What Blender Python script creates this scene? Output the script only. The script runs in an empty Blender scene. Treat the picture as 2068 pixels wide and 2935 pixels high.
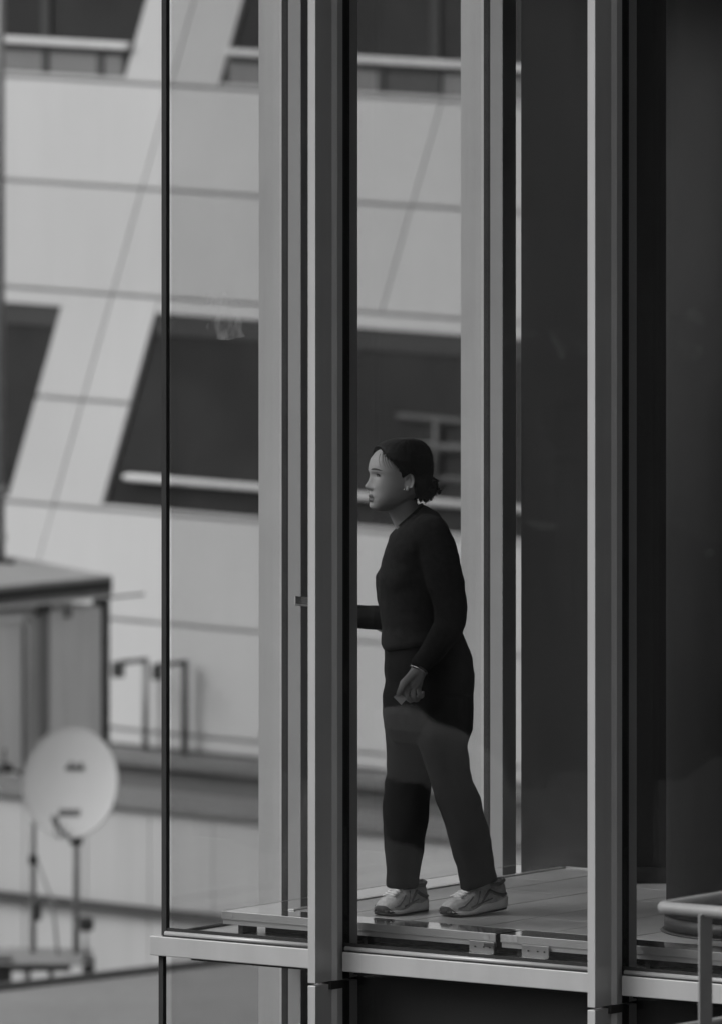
import bpy, bmesh, math, random
from mathutils import Vector, Matrix, noise
random.seed(7)
SC = bpy.context.scene
COL = SC.collection
R = math.radians

# ------------------------------------------------------------------ camera
F = 45000.0            # focal length in photo pixels (photo is 2068 x 2935)
U0, VH, ZC = 1034.0, -2550.0, 6.10   # principal column, horizon row, eye height over the room floor
cam = bpy.data.cameras.new('camera'); camo = bpy.data.objects.new('camera', cam); COL.objects.link(camo)
camo.location = (0, 0, ZC); camo.rotation_euler = (R(90), 0, 0)
cam.sensor_fit = 'HORIZONTAL'; cam.sensor_width = 24.0; cam.lens = F / 2068 * 24.0
cam.shift_y = -(2935 / 2 - VH) / 2068
cam.clip_start = 1.0; cam.clip_end = 4000
cam.dof.use_dof = True; cam.dof.focus_distance = 52.8; cam.dof.aperture_fstop = 9.0
SC.camera = camo

# ------------------------------------------------------------------ sky, sun, exposure (overcast, black and white)
SUN_EL, SUN_AZ = 36.0, 258.0     # azimuth clockwise from +Y: behind the camera, to its left
w = bpy.data.worlds.new('World'); SC.world = w; w.use_nodes = True
nt = w.node_tree; nt.nodes.clear()
sky = nt.nodes.new('ShaderNodeTexSky'); sky.sky_type = 'NISHITA'; sky.sun_disc = False
sky.sun_elevation = R(SUN_EL); sky.sun_rotation = R(SUN_AZ); sky.dust_density = 6.0; sky.air_density = 1.5
bw = nt.nodes.new('ShaderNodeRGBToBW'); bg = nt.nodes.new('ShaderNodeBackground'); wo = nt.nodes.new('ShaderNodeOutputWorld')
bg.inputs['Strength'].default_value = 0.14
nt.links.new(sky.outputs[0], bw.inputs[0]); ov = nt.nodes.new('ShaderNodeMix'); ov.data_type = 'FLOAT'; ov.inputs['Factor'].default_value = 0.5; ov.inputs['B'].default_value = 3.6   # even cloud cover over the clear-sky gradient
nt.links.new(bw.outputs[0], ov.inputs['A']); nt.links.new(ov.outputs['Result'], bg.inputs['Color']); nt.links.new(bg.outputs[0], wo.inputs[0])
sl = bpy.data.lights.new('sun', 'SUN'); sl.energy = 0.9; sl.angle = R(30); sl.color = (1, 1, 1)
so = bpy.data.objects.new('sun', sl); COL.objects.link(so)
sdir = Vector((math.sin(R(SUN_AZ)) * math.cos(R(SUN_EL)), math.cos(R(SUN_AZ)) * math.cos(R(SUN_EL)), math.sin(R(SUN_EL))))
so.rotation_euler = (-sdir).to_track_quat('-Z', 'Y').to_euler(); so.location = sdir * 100
vs = SC.view_settings; vs.view_transform = 'Standard'; vs.look = 'None'; vs.gamma = 1.0; vs.exposure = 0.13
vs.use_curve_mapping = False
SC.cycles.max_bounces = 6; SC.cycles.glossy_bounces = 3; SC.cycles.diffuse_bounces = 3; SC.cycles.transparent_max_bounces = 16
SC.cycles.use_denoising = True; SC.cycles.use_adaptive_sampling = True; SC.cycles.adaptive_threshold = 0.03
SC.cycles.caustics_reflective = False; SC.cycles.caustics_refractive = False

# ------------------------------------------------------------------ frames
def P(u, v, Y):                       # a point at distance Y on the line of sight through photo pixel (u, v)
    return Vector(((u - U0) * Y / F, Y, ZC - (v - VH) * Y / F))
AL = R(36.0)                          # front facade turns 36 degrees away from the picture plane
T1 = Vector((math.cos(AL), -math.sin(AL), 0)); T2 = Vector((math.sin(AL), math.cos(AL), 0))
CORN = Vector((-0.659, 53.15, 0))
def L(s, d, z): return CORN + T1 * s + T2 * d + Vector((0, 0, z))     # s along the front glass, d into the building
AB = R(43.0)
TB = Vector((math.cos(AB), -math.sin(AB), 0)); NB = Vector((-math.sin(AB), -math.cos(AB), 0))
FB = Vector(((700 - U0) * 130 / F, 130, 0))
def B(q, o, z): return FB + TB * q + NB * o + Vector((0, 0, z))       # far building: q along its face, o outward
def bq(u, v, o=0.0):
    m = (u - U0) / F
    Y = (FB.dot(NB) + o) / (m * NB.x + NB.y)
    p = Vector((m * Y, Y, 0))
    return (p - FB).dot(TB), ZC - (v - VH) * Y / F

# ------------------------------------------------------------------ materials (grey scale: the photograph is black and white)
def mat(name, base, rough=0.5, metal=0.0, var=0.08, scale=4.0, bump=0.0, bscale=60.0, spec=0.5, streak=0.0, coord='Object', piece=0.0):
    m = bpy.data.materials.new(name); m.use_nodes = True
    n = m.node_tree; p = n.nodes['Principled BSDF']
    p.inputs['Roughness'].default_value = rough; p.inputs['Metallic'].default_value = metal
    p.inputs['Specular IOR Level'].default_value = spec
    tc = n.nodes.new('ShaderNodeTexCoord')
    nz = n.nodes.new('ShaderNodeTexNoise'); nz.inputs['Scale'].default_value = scale; nz.inputs['Detail'].default_value = 6
    n.links.new(tc.outputs[coord], nz.inputs['Vector'])
    mr = n.nodes.new('ShaderNodeMapRange'); mr.inputs['From Min'].default_value = 0.25; mr.inputs['From Max'].default_value = 0.75
    mr.inputs['To Min'].default_value = base * (1 - var); mr.inputs['To Max'].default_value = base * (1 + var)
    n.links.new(nz.outputs['Fac'], mr.inputs['Value'])
    out = mr.outputs[0]
    if streak > 0:
        mp = n.nodes.new('ShaderNodeMapping'); mp.inputs['Scale'].default_value = (5, 5, 0.35)
        n2 = n.nodes.new('ShaderNodeTexNoise'); n2.inputs['Scale'].default_value = 2.0; n2.inputs['Detail'].default_value = 5
        n.links.new(tc.outputs[coord], mp.inputs[0]); n.links.new(mp.outputs[0], n2.inputs['Vector'])
        m2 = n.nodes.new('ShaderNodeMapRange'); m2.inputs['From Min'].default_value = 0.3; m2.inputs['From Max'].default_value = 0.7
        m2.inputs['To Min'].default_value = 1 - streak; m2.inputs['To Max'].default_value = 1 + streak * 0.4
        n.links.new(n2.outputs['Fac'], m2.inputs['Value'])
        mu = n.nodes.new('ShaderNodeMath'); mu.operation = 'MULTIPLY'
        n.links.new(out, mu.inputs[0]); n.links.new(m2.outputs[0], mu.inputs[1]); out = mu.outputs[0]
    if piece > 0:
        oi = n.nodes.new('ShaderNodeObjectInfo'); m6 = n.nodes.new('ShaderNodeMapRange')
        m6.inputs['To Min'].default_value = 1 - piece; m6.inputs['To Max'].default_value = 1 + piece
        n.links.new(oi.outputs['Random'], m6.inputs['Value'])
        mu6 = n.nodes.new('ShaderNodeMath'); mu6.operation = 'MULTIPLY'
        n.links.new(out, mu6.inputs[0]); n.links.new(m6.outputs[0], mu6.inputs[1]); out = mu6.outputs[0]
    n.links.new(out, p.inputs['Base Color'])
    if bump > 0:
        n3 = n.nodes.new('ShaderNodeTexNoise'); n3.inputs['Scale'].default_value = bscale; n3.inputs['Detail'].default_value = 4
        n.links.new(tc.outputs[coord], n3.inputs['Vector'])
        b = n.nodes.new('ShaderNodeBump'); b.inputs['Strength'].default_value = bump; b.inputs['Distance'].default_value = 0.004
        n.links.new(n3.outputs['Fac'], b.inputs['Height']); n.links.new(b.outputs[0], p.inputs['Normal'])
    return m

def glass(name, tint=0.93, refl=1.0):
    m = bpy.data.materials.new(name); m.use_nodes = True
    n = m.node_tree; n.nodes.clear()
    o = n.nodes.new('ShaderNodeOutputMaterial'); mix = n.nodes.new('ShaderNodeMixShader')
    tr = n.nodes.new('ShaderNodeBsdfTransparent'); gl = n.nodes.new('ShaderNodeBsdfGlossy')
    gl.inputs['Roughness'].default_value = 0.0; gl.inputs['Color'].default_value = (1, 1, 1, 1)
    tc = n.nodes.new('ShaderNodeTexCoord')
    nz = n.nodes.new('ShaderNodeTexNoise'); nz.inputs['Scale'].default_value = 1.7; nz.inputs['Detail'].default_value = 2
    n.links.new(tc.outputs['Object'], nz.inputs['Vector'])
    bp = n.nodes.new('ShaderNodeBump'); bp.inputs['Strength'].default_value = 0.25; bp.inputs['Distance'].default_value = 0.004
    n.links.new(nz.outputs['Fac'], bp.inputs['Height']); n.links.new(bp.outputs[0], gl.inputs['Normal'])
    n4 = n.nodes.new('ShaderNodeTexNoise'); n4.inputs['Scale'].default_value = 3.0; n4.inputs['Detail'].default_value = 5
    n.links.new(tc.outputs['Object'], n4.inputs['Vector'])
    mr = n.nodes.new('ShaderNodeMapRange'); mr.inputs['To Min'].default_value = tint - 0.015; mr.inputs['To Max'].default_value = tint + 0.015
    n.links.new(n4.outputs['Fac'], mr.inputs['Value']); n.links.new(mr.outputs[0], tr.inputs['Color'])
    lw = n.nodes.new('ShaderNodeLayerWeight'); lw.inputs['Blend'].default_value = 0.5
    pw = n.nodes.new('ShaderNodeMath'); pw.operation = 'POWER'; pw.inputs[1].default_value = 4.0
    ma = n.nodes.new('ShaderNodeMath'); ma.operation = 'MULTIPLY_ADD'; ma.inputs[1].default_value = 0.9 * refl; ma.inputs[2].default_value = 0.035 * refl
    n.links.new(lw.outputs['Facing'], pw.inputs[0]); n.links.new(pw.outputs[0], ma.inputs[0]); n.links.new(ma.outputs[0], mix.inputs[0])
    n.links.new(tr.outputs[0], mix.inputs[1]); n.links.new(gl.outputs[0], mix.inputs[2])
    df = n.nodes.new('ShaderNodeBsdfDiffuse'); df.inputs['Color'].default_value = (.55, .55, .55, 1)
    mp = n.nodes.new('ShaderNodeMapping'); mp.inputs['Scale'].default_value = (3.2, 3.2, .9)
    n5 = n.nodes.new('ShaderNodeTexNoise'); n5.inputs['Scale'].default_value = 1.6; n5.inputs['Detail'].default_value = 8; n5.inputs['Roughness'].default_value = .62
    n.links.new(tc.outputs['Object'], mp.inputs[0]); n.links.new(mp.outputs[0], n5.inputs['Vector'])
    m5 = n.nodes.new('ShaderNodeMapRange'); m5.inputs['From Min'].default_value = .38; m5.inputs['From Max'].default_value = .78; m5.inputs['To Min'].default_value = .0; m5.inputs['To Max'].default_value = .010
    n.links.new(n5.outputs['Fac'], m5.inputs['Value'])
    mx2 = n.nodes.new('ShaderNodeMixShader'); n.links.new(m5.outputs[0], mx2.inputs[0])
    n.links.new(mix.outputs[0], mx2.inputs[1]); n.links.new(df.outputs[0], mx2.inputs[2]); n.links.new(mx2.outputs[0], o.inputs[0])
    return m

def smudge_mat():
    m = bpy.data.materials.new('glass_smudge'); m.use_nodes = True
    n = m.node_tree; n.nodes.clear()
    o = n.nodes.new('ShaderNodeOutputMaterial'); mix = n.nodes.new('ShaderNodeMixShader')
    tr = n.nodes.new('ShaderNodeBsdfTransparent'); df = n.nodes.new('ShaderNodeBsdfDiffuse'); df.inputs['Color'].default_value = (.6, .6, .6, 1)
    tc = n.nodes.new('ShaderNodeTexCoord'); nz = n.nodes.new('ShaderNodeTexNoise'); nz.inputs['Scale'].default_value = 17; nz.inputs['Detail'].default_value = 8
    mp = n.nodes.new('ShaderNodeMapping'); mp.inputs['Scale'].default_value = (1, 1, 0.5)
    n.links.new(tc.outputs['Object'], mp.inputs[0]); n.links.new(mp.outputs[0], nz.inputs['Vector'])
    mr = n.nodes.new('ShaderNodeMapRange'); mr.inputs['From Min'].default_value = 0.42; mr.inputs['From Max'].default_value = 0.62; mr.inputs['To Max'].default_value = 0.15
    n.links.new(nz.outputs['Fac'], mr.inputs['Value']); n.links.new(mr.outputs[0], mix.inputs[0])
    n.links.new(tr.outputs[0], mix.inputs[1]); n.links.new(df.outputs[0], mix.inputs[2]); n.links.new(mix.outputs[0], o.inputs[0])
    return m

M = dict(
    asphalt=mat('asphalt', .06, .9, var=.3, scale=.3),
    fin=mat('fin_paint', .6, .38, metal=.25, var=.05, scale=5, streak=.09, bump=.03, bscale=30),
    box=mat('inner_profile_paint', .42, .45, var=.04),
    gasket=mat('black_gasket', .05, .8, var=.2, spec=.15),
    ledge=mat('ledge_paint', .54, .45, metal=.1, var=.05, scale=5, streak=.08, bump=.05),
    bead=mat('bead_aluminium', .5, .35, metal=.2, var=.06, scale=9),
    sill=mat('sill_aluminium', .62, .28, metal=.6, var=.06, scale=9),
    plate=mat('brushed_steel_plate', .93, .07, metal=1.0, var=.06, scale=8, bump=.02, bscale=200),
    profile=mat('profile_aluminium', .46, .3, metal=.35, var=.06, scale=12, bump=.03),
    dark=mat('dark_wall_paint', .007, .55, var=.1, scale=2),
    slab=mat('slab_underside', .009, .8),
    ceil=mat('ceiling_paint', .12, .8),
    tile=mat('floor_tile', .40, .4, piece=.10, var=.14, scale=7, bump=.04, bscale=40),
    grout=mat('tile_grout', .03, .8),
    column=mat('column_paint', .036, .7, spec=.2, var=.06, scale=2),
    skirt=mat('column_skirting', .018, .45),
    bracket=mat('bracket_steel', .38, .35, metal=.7, var=.1, scale=20),
    sticker=mat('paper_sticker', .42, .6, var=.15, scale=60),
    glass=glass('clear_glazing', .95, .7),
    smudge=smudge_mat(),
    rail=mat('worn_rail_paint', .31, .5, var=.18, scale=9, bump=.15, bscale=45),
    post=mat('rail_post_paint', .3, .5, var=.08, scale=12, bump=.06),
    concrete=mat('concrete', .25, .9, var=.12, scale=3, bump=.2, bscale=20),
    panel=mat('white_metal_panel', .60, .5, var=.05, scale=.6, streak=.02, piece=.05),
    joint=mat('panel_joint_grey', .44, .8),
    wglass=mat('dark_window_glass', .042, .06, var=.3, scale=1.2, spec=.4),
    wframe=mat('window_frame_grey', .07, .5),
    wroom=mat('window_transom_grey', .05, .4),
    wroom2=mat('stair_frame_grey', .085, .5),
    infill=mat('grey_guard_panel', .22, .35, var=.05),
    white=mat('white_rail_paint', .7, .4),
    darkband=mat('dark_cladding', .13, .6, var=.12, scale=1),
    coping=mat('grey_coping', .16, .7, var=.1),
    pale=mat('pale_wall_paint', .46, .7, var=.06, scale=1.0, streak=.05, piece=.03),
    greywall=mat('grey_roof_sheet', .25, .85, var=.12, scale=1.2, streak=.12),
    shedwall=mat('shed_panel_grey', .78, .6, var=.08, scale=1.3, streak=.12),
    shedpale=mat('shed_panel_pale', .82, .6, var=.06, scale=1.3, streak=.1),
    recess=mat('shed_recess_grey', .24, .7), doorpost=mat('shed_post_grey', .42, .6, var=.1, streak=.1),
    shedtop=mat('shed_roof_sheet', .34, .6, var=.12, scale=2),
    iron=mat('dark_steel', .035, .5, var=.15),
    galv=mat('galvanised_pipe', .26, .5, metal=.3, var=.12, scale=10),
    dish=mat('dish_paint', .55, .75, var=.03),
    ink=mat('printed_ink', .07, .6),
    skin=mat('skin', .33, .5, var=.05, scale=14, bump=.05, bscale=180),
    lip=mat('lip', .09, .4, var=.05, scale=30),
    hair=mat('black_hair', .008, .6, var=.4, scale=50, bump=.5, bscale=120, spec=.25),
    brow2=mat('eyelash_hair', .015, .7),
    brow=mat('brow_hair', .045, .7),
    eye=mat('eye_white', .45, .2, var=.03), iris=mat('eye_iris', .01, .15),
    knit=mat('black_knit', .022, .95, var=.25, scale=60, bump=.06, bscale=150, spec=.1),
    trouser=mat('black_trouser_cloth', .009, .9, var=.12, scale=20, spec=.15),
    upper=mat('sneaker_mesh', .46, .75, var=.3, scale=70, bump=.6, bscale=260),
    upper2=mat('sneaker_overlay', .15, .6, var=.15, scale=50),
    sole=mat('sneaker_midsole', .72, .6, var=.08, scale=30),
    outsole=mat('sneaker_outsole', .045, .7),
    lace=mat('sneaker_lace', .7, .8, var=.1, scale=90),
    silver=mat('silver', .8, .15, metal=1.0),
    strap=mat('bracelet_braid', .12, .5, var=.5, scale=300),
    phone=mat('phone_body', .05, .15), paper=mat('paper', .6, .7, var=.05),
    facade4=mat('mirror_block_render', .22, .8, var=.6, scale=.5, streak=.3),  # uneven tone, so the added block mirrors as mottling in the panes
    dome=mat('mirror_dome_paint', .9, .5, var=.03),  # pale tone of the invented mirrored shapes
    facade2=mat('added_block_cladding', .12, .5, var=.1, scale=.5),  # for the added unseen blocks
    facade3=mat('rear_block_render', .16, .8, var=.1, scale=.4, streak=.1),  # for the block added behind the camera
)

# ------------------------------------------------------------------ mesh helpers
def link(o, parent=None):
    COL.objects.link(o)
    if parent is not None:
        o.parent = parent
        base = parent
        loc = parent.matrix_world.translation if parent.parent is None else Vector((0, 0, 0))
        if parent.parent is None and parent.get('_root') is not None:
            r = parent['_root']; o.matrix_parent_inverse = Matrix.Translation((-r[0], -r[1], -r[2]))
    return o
def mesh(name, verts, faces, material, parent=None, smooth=False, bevel=0.0, segs=2):
    me = bpy.data.meshes.new(name)
    me.from_pydata([tuple(v) for v in verts], [], faces)
    bm = bmesh.new(); bm.from_mesh(me)
    bmesh.ops.recalc_face_normals(bm, faces=bm.faces)
    bm.to_mesh(me); bm.free()
    if smooth: me.polygons.foreach_set('use_smooth', [True] * len(me.polygons))
    o = bpy.data.objects.new(name, me); me.materials.append(material)
    if bevel > 0:
        b = o.modifiers.new('bevel', 'BEVEL'); b.width = bevel; b.segments = segs; b.limit_method = 'ANGLE'
    return link(o, parent)
def empty(name, loc):
    o = bpy.data.objects.new(name, None); o.location = loc; o['_root'] = tuple(loc); o.empty_display_size = .2
    COL.objects.link(o); return o
def tag(o, label=None, cat=None, group=None, kind=None):
    if label: o['label'] = label
    if cat: o['category'] = cat
    if group: o['group'] = group
    if kind: o['kind'] = kind
    return o
BF = [(0, 1, 2, 3), (4, 7, 6, 5), (0, 4, 5, 1), (1, 5, 6, 2), (2, 6, 7, 3), (3, 7, 4, 0)]
def boxv(fr, a0, a1, b0, b1, z0, z1):
    return [fr(a0, b0, z0), fr(a1, b0, z0), fr(a1, b1, z0), fr(a0, b1, z0), fr(a0, b0, z1), fr(a1, b0, z1), fr(a1, b1, z1), fr(a0, b1, z1)]
def box(name, fr, a0, a1, b0, b1, z0, z1, m, parent=None, bevel=0.0):
    return mesh(name, boxv(fr, a0, a1, b0, b1, z0, z1), BF, m, parent, bevel=bevel)
def boxes(name, fr, lst, m, parent=None, bevel=0.0):
    V, Fc = [], []
    for b in lst:
        k = len(V); V += boxv(fr, *b); Fc += [tuple(i + k for i in f) for f in BF]
    return mesh(name, V, Fc, m, parent, bevel=bevel)
def prism(name, pts, z0, z1, m, parent=None, bevel=0.0):      # plan polygon (world xy) extruded in z
    n = len(pts)
    V = [Vector((p.x, p.y, z0)) for p in pts] + [Vector((p.x, p.y, z1)) for p in pts]
    Fc = [tuple(range(n)), tuple(range(n, 2 * n))] + [(i, (i + 1) % n, n + (i + 1) % n, n + i) for i in range(n)]
    return mesh(name, V, Fc, m, parent, bevel=bevel)
def tubev(path, rad, n=12):
    path = [Vector(p) for p in path]; k = len(path)
    if not isinstance(rad, (list, tuple)): rad = [rad] * k
    V, Fc = [], []
    ref = None
    for i, p in enumerate(path):
        t = (path[min(i + 1, k - 1)] - path[max(i - 1, 0)]).normalized()
        if ref is None:
            ref = t.orthogonal().normalized()
        ref = (ref - t * ref.dot(t)).normalized(); b = t.cross(ref)
        for j in range(n):
            a = 2 * math.pi * j / n
            V.append(p + (ref * math.cos(a) + b * math.sin(a)) * rad[i])
    for i in range(k - 1):
        for j in range(n):
            Fc.append((i * n + j, i * n + (j + 1) % n, (i + 1) * n + (j + 1) % n, (i + 1) * n + j))
    Fc.append(tuple(range(n))); Fc.append(tuple(range((k - 1) * n, k * n)))
    return V, Fc
def tube(name, path, rad, m, parent=None, n=12):
    V, Fc = tubev(path, rad, n); return mesh(name, V, Fc, m, parent, smooth=True)
def merge(parts):
    V, Fc = [], []
    for v, f in parts:
        k = len(V); V += list(v); Fc += [tuple(i + k for i in x) for x in f]
    return V, Fc
def loftv(rings):
    n = len(rings[0]); V = [p for r in rings for p in r]; Fc = []
    for i in range(len(rings) - 1):
        for j in range(n):
            Fc.append((i * n + j, i * n + (j + 1) % n, (i + 1) * n + (j + 1) % n, (i + 1) * n + j))
    Fc.append(tuple(range(n))); Fc.append(tuple(range((len(rings) - 1) * n, len(rings) * n)))
    return V, Fc
def ellipsoidv(c, ax, n=16, k=10):
    V, Fc = [], []
    ax = [Vector(a) for a in ax]; c = Vector(c)
    rings = []
    for i in range(1, k):
        ph = math.pi * i / k
        rings.append([c + ax[2] * math.cos(ph) + (ax[0] * math.cos(2 * math.pi * j / n) + ax[1] * math.sin(2 * math.pi * j / n)) * math.sin(ph) for j in range(n)])
    V, Fc = loftv(rings); Fc = Fc[:-2]
    V.append(c + ax[2]); V.append(c - ax[2]); a, b = len(V) - 2, len(V) - 1
    for j in range(n):
        Fc.append((a, j, (j + 1) % n)); Fc.append((b, (k - 2) * n + (j + 1) % n, (k - 2) * n + j))
    return V, Fc
def lerp_tab(tab, x):
    if x <= tab[0][0]: return tab[0][1]
    for (x0, y0), (x1, y1) in zip(tab, tab[1:]):
        if x <= x1:
            t = (x - x0) / (x1 - x0); return y0 + (y1 - y0) * t
    return tab[-1][1]
def remeshed(name, V, Fc, voxel, smooth_it=6, fac=.5):
    me = bpy.data.meshes.new('tmp'); me.from_pydata([tuple(v) for v in V], [], Fc)
    bm = bmesh.new(); bm.from_mesh(me); bmesh.ops.recalc_face_normals(bm, faces=bm.faces); bm.to_mesh(me); bm.free()
    o = bpy.data.objects.new('tmp', me); COL.objects.link(o)
    r = o.modifiers.new('r', 'REMESH'); r.mode = 'VOXEL'; r.voxel_size = voxel
    if smooth_it:
        s = o.modifiers.new('s', 'SMOOTH'); s.factor = fac; s.iterations = smooth_it
    dg = bpy.context.evaluated_depsgraph_get()
    out = bpy.data.meshes.new_from_object(o.evaluated_get(dg)); out.name = name
    bpy.data.objects.remove(o); bpy.data.meshes.remove(me)
    out.polygons.foreach_set('use_smooth', [True] * len(out.polygons))
    return out

# ================================================================== SETTING
GZ = -14.0
gr = mesh('ground', [(-1500, -1500, GZ), (1500, -1500, GZ), (1500, 1500, GZ), (-1500, 1500, GZ)], [(0, 1, 2, 3)], M['asphalt'])
tag(gr, 'dark asphalt ground far below the buildings', 'ground', kind='structure')

# ================================================================== GLASS BUILDING
ZL, ZLB = -0.079, -0.145         # ledge top and bottom
ZT, ZB = 3.6, -3.6
gb = empty('glass_building', L(2, 2, GZ))
tag(gb, 'glazed office corner with pale metal fins and a dark interior, around the standing woman', 'building')

def mullion_front(sc_, z0, z1, par):
    f = -1.0
    # plan outline of the outer fin: thin blade that widens through a cove towards the glass
    pl = [(sc_ - .0157, -.163), (sc_ + .0157, -.163), (sc_ + .0157, -.070), (sc_ + .0245, -.050), (sc_ + .0245, -.020), (sc_ - .0245, -.020), (sc_ - .0245, -.050), (sc_ - .0157, -.070)]
    o = prism('mullion', [L(a, b, 0) for a, b in pl], z0, z1, M['fin'], par, bevel=.0015)
    box('gasket', L, sc_ - .02, sc_ + .012, -.0195, .037, z0, z1, M['gasket'], o)
    box('inner_profile', L, sc_ - .06, sc_ + .012, .037, .083, z0, z1, M['box'], o, bevel=.002)
    return o
def mullion_rear(dc, z0, z1, par):
    pl = [(-.119, dc + .024), (-.119, dc + .056), (-.03, dc + .056), (-.006, dc + .07), (-.006, dc + .01), (-.03, dc + .024)]
    o = prism('mullion', [L(a, b, 0) for a, b in pl], z0, z1, M['fin'], par, bevel=.0015)
    box('gasket', L, -.006, .024, dc + .004, dc + .076, z0, z1, M['gasket'], o)
    box('inner_profile', L, .024, .078, dc, dc + .081, z0, z1, M['box'], o, bevel=.002)
    return o
SF = [.729, 1.873, 3.017, 4.161]
DR = [.665, 1.85, 3.0, 4.15]
JZ = -.178                        # splice between upper and lower fin lengths
for s in SF:
    a = mullion_front(s, JZ + .003, ZT, gb); mullion_front(s, ZB, JZ - .006, gb)
    box('splice_plate', L, s - .0265, s + .0265, -.088, -.0205, JZ - .024, JZ + .002, M['gasket'], a)
for d in DR:
    mullion_rear(d, JZ + .003, ZT, gb); mullion_rear(d, ZB, JZ - .006, gb)
# corner joints
box('corner_joint', L, -.011, .009, -.011, .009, ZL, ZT, M['gasket'], gb)
box('corner_joint', L, -.018, .001, -.018, .001, ZB, ZLB, M['gasket'], gb)
# panes
def pane_front(a, b, z0, z1): return box('glass_pane', L, a, b, .004, .022, z0, z1, M['glass'], gb)
def pane_rear(a, b, z0, z1): return box('glass_pane', L, .002, .019, a, b, z0, z1, M['glass'], gb)
for (z0, z1) in ((ZL + .004, ZT), (ZB, ZLB - .004)):
    pane_front(.0225, SF[0] - .021, z0, z1)
    for i in range(3): pane_front(SF[i] + .0125, SF[i + 1] - .0205, z0, z1)
    pane_rear(.0235, DR[0] + .0035, z0, z1)
    for i in range(3): pane_rear(DR[i] + .0765, DR[i + 1] + .0035, z0, z1)
# ledge band in lengths between fins, front then rear
segs = [(-.04, SF[0] - .0285)] + [(SF[i] + .036, SF[i + 1] - .0285) for i in range(3)]
for a, b in segs: box('ledge', L, a, b, -.04, .06, ZLB, ZL, M['ledge'], gb, bevel=.003)
for a, b in [(.061, DR[0] + .009)] + [(DR[i] + .071, DR[i + 1] + .009) for i in range(3)]:
    box('ledge', L, -.04, .06, a, b, ZLB, ZL, M['ledge'], gb, bevel=.003)
# gasket line along the foot of the glass
box('foot_gasket', L, .009, 4.1, -.008, .0035, ZL + .0005, ZL + .026, M['gasket'], gb)
box('foot_gasket', L, -.012, .0015, .009, 4.1, ZL + .0005, ZL + .009, M['gasket'], gb)
# inner sill sheets, bright metal, under the raised plate
box('inner_sill', L, .026, 4.1, .0605, .24, ZL - .02, ZL + .003, M['sill'], gb)
box('inner_sill', L, .0605, .24, .2405, 4.1, ZL - .02, ZL + .003, M['sill'], gb)
# glazing bead: rounded bar inside the foot of the glass
for a, b in [(.012, SF[0] - .0285)] + [(SF[i] + .036, SF[i + 1] - .0285) for i in range(3)]:
    tube('glazing_bead', [L(a, -.019, ZL + .009), L(b, -.019, ZL + .009)], .0085, M['bead'], gb)
    box('gap_shade_strip', L, a, b, -.036, -.031, ZL + .0003, ZL + .005, M['gasket'], gb)  # dark strip stands for the shadow in the gap
# slab
box('floor_slab', L, .2405, 6.5, .2405, 5.2, -.165, -.034, M['slab'], gb)
box('soffit_strip', L, .061, 6.5, .0605, .24, -.165, ZL - .0205, M['slab'], gb)
# raised metal plates (front border)
PB = [.136, 1.273, 1.293, 2.437, 2.457, 4.1]
for a, b in ((PB[0], PB[1]), (PB[2], PB[3]), (PB[4], PB[5])):
    p = box('floor_plate', L, a, b, .136, .281, -.004, 0.0, M['plate'], gb, bevel=.0008)
    box('front_lip', L, a, b, .132, .1355, -.026, .0005, M['profile'], p, bevel=.0008)
    box('lower_lip', L, a + .002, b - .002, .138, .1415, -.044, -.0265, M['profile'], p)
    for x in (a + .05, (a + b) / 2, b - .09): box('support', L, x, x + .02, .16, .24, ZL + .0035, -.0045, M['gasket'], p)
p = box('floor_plate', L, .136, .300, .2815, 1.88, -.004, 0.0, M['plate'], gb, bevel=.0008)
box('edge_bar', L, .302, .326, .287, 1.88, -.01, .004, M['sill'], p, bevel=.001)
box('front_lip', L, .1305, .1355, .1415, 1.88, -.026, .0005, M['profile'], p)
# angle brackets and stickers at the plate joint
def bracket(s0, s1):
    o = box('angle_bracket', L, s0, s1, .126, .1315, ZL + .0125, -.0275, M['bracket'], gb, bevel=.0006)
    box('flange', L, s0, s1, .100, .1315, ZL + .0035, ZL + .012, M['bracket'], o, bevel=.001)
    for x in (.25, .6, .85):
        V, Fc = tubev([L(s0 + (s1 - s0) * x, .1275, -.046), L(s0 + (s1 - s0) * x, .1235, -.046)], .0028, 10)
        mesh('screw', V, Fc, M['iron'], o)
    return o
bracket(1.170, 1.270); bracket(1.385, 1.495); bracket(.62, .69); bracket(2.3, 2.4); bracket(2.52, 2.63)
box('sticker', L, 1.222, 1.247, .1305, .1317, -.022, -.004, M['sticker'], gb)
box('sticker', L, 1.305, 1.365, .1305, .1317, -.022, -.004, M['sticker'], gb)
box('sticker', L, .17, .182, .1305, .1317, -.019, -.009, M['sticker'], gb)
box('clamp_end', L, 1.238, 1.283, .112, .1255, -.043, -.030, M['iron'], gb, bevel=.002)
# tiled floor
fl = box('tile_bed', L, .3265, 6.4, .2875, 5.1, -.0335, -.006, M['grout'], gb)
s = .525 - .29
rows = []
si = 0
while s < 4.2:
    a = max(s, .327); b = s + .29
    d = .288 - (.31 if si % 2 else 0)
    while d < 3.0:
        e = d + .62
        a2, d2 = a + .003, max(d, .288) + .0015
        if a < 1.0 or d < 3.0:
            box('floor_tile', L, a2, b - .003, d2, e - .0015, -.0058, random.uniform(-.0006, .0), M['tile'], fl, bevel=.001)
        d = e
    s = b; si += 1
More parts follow.
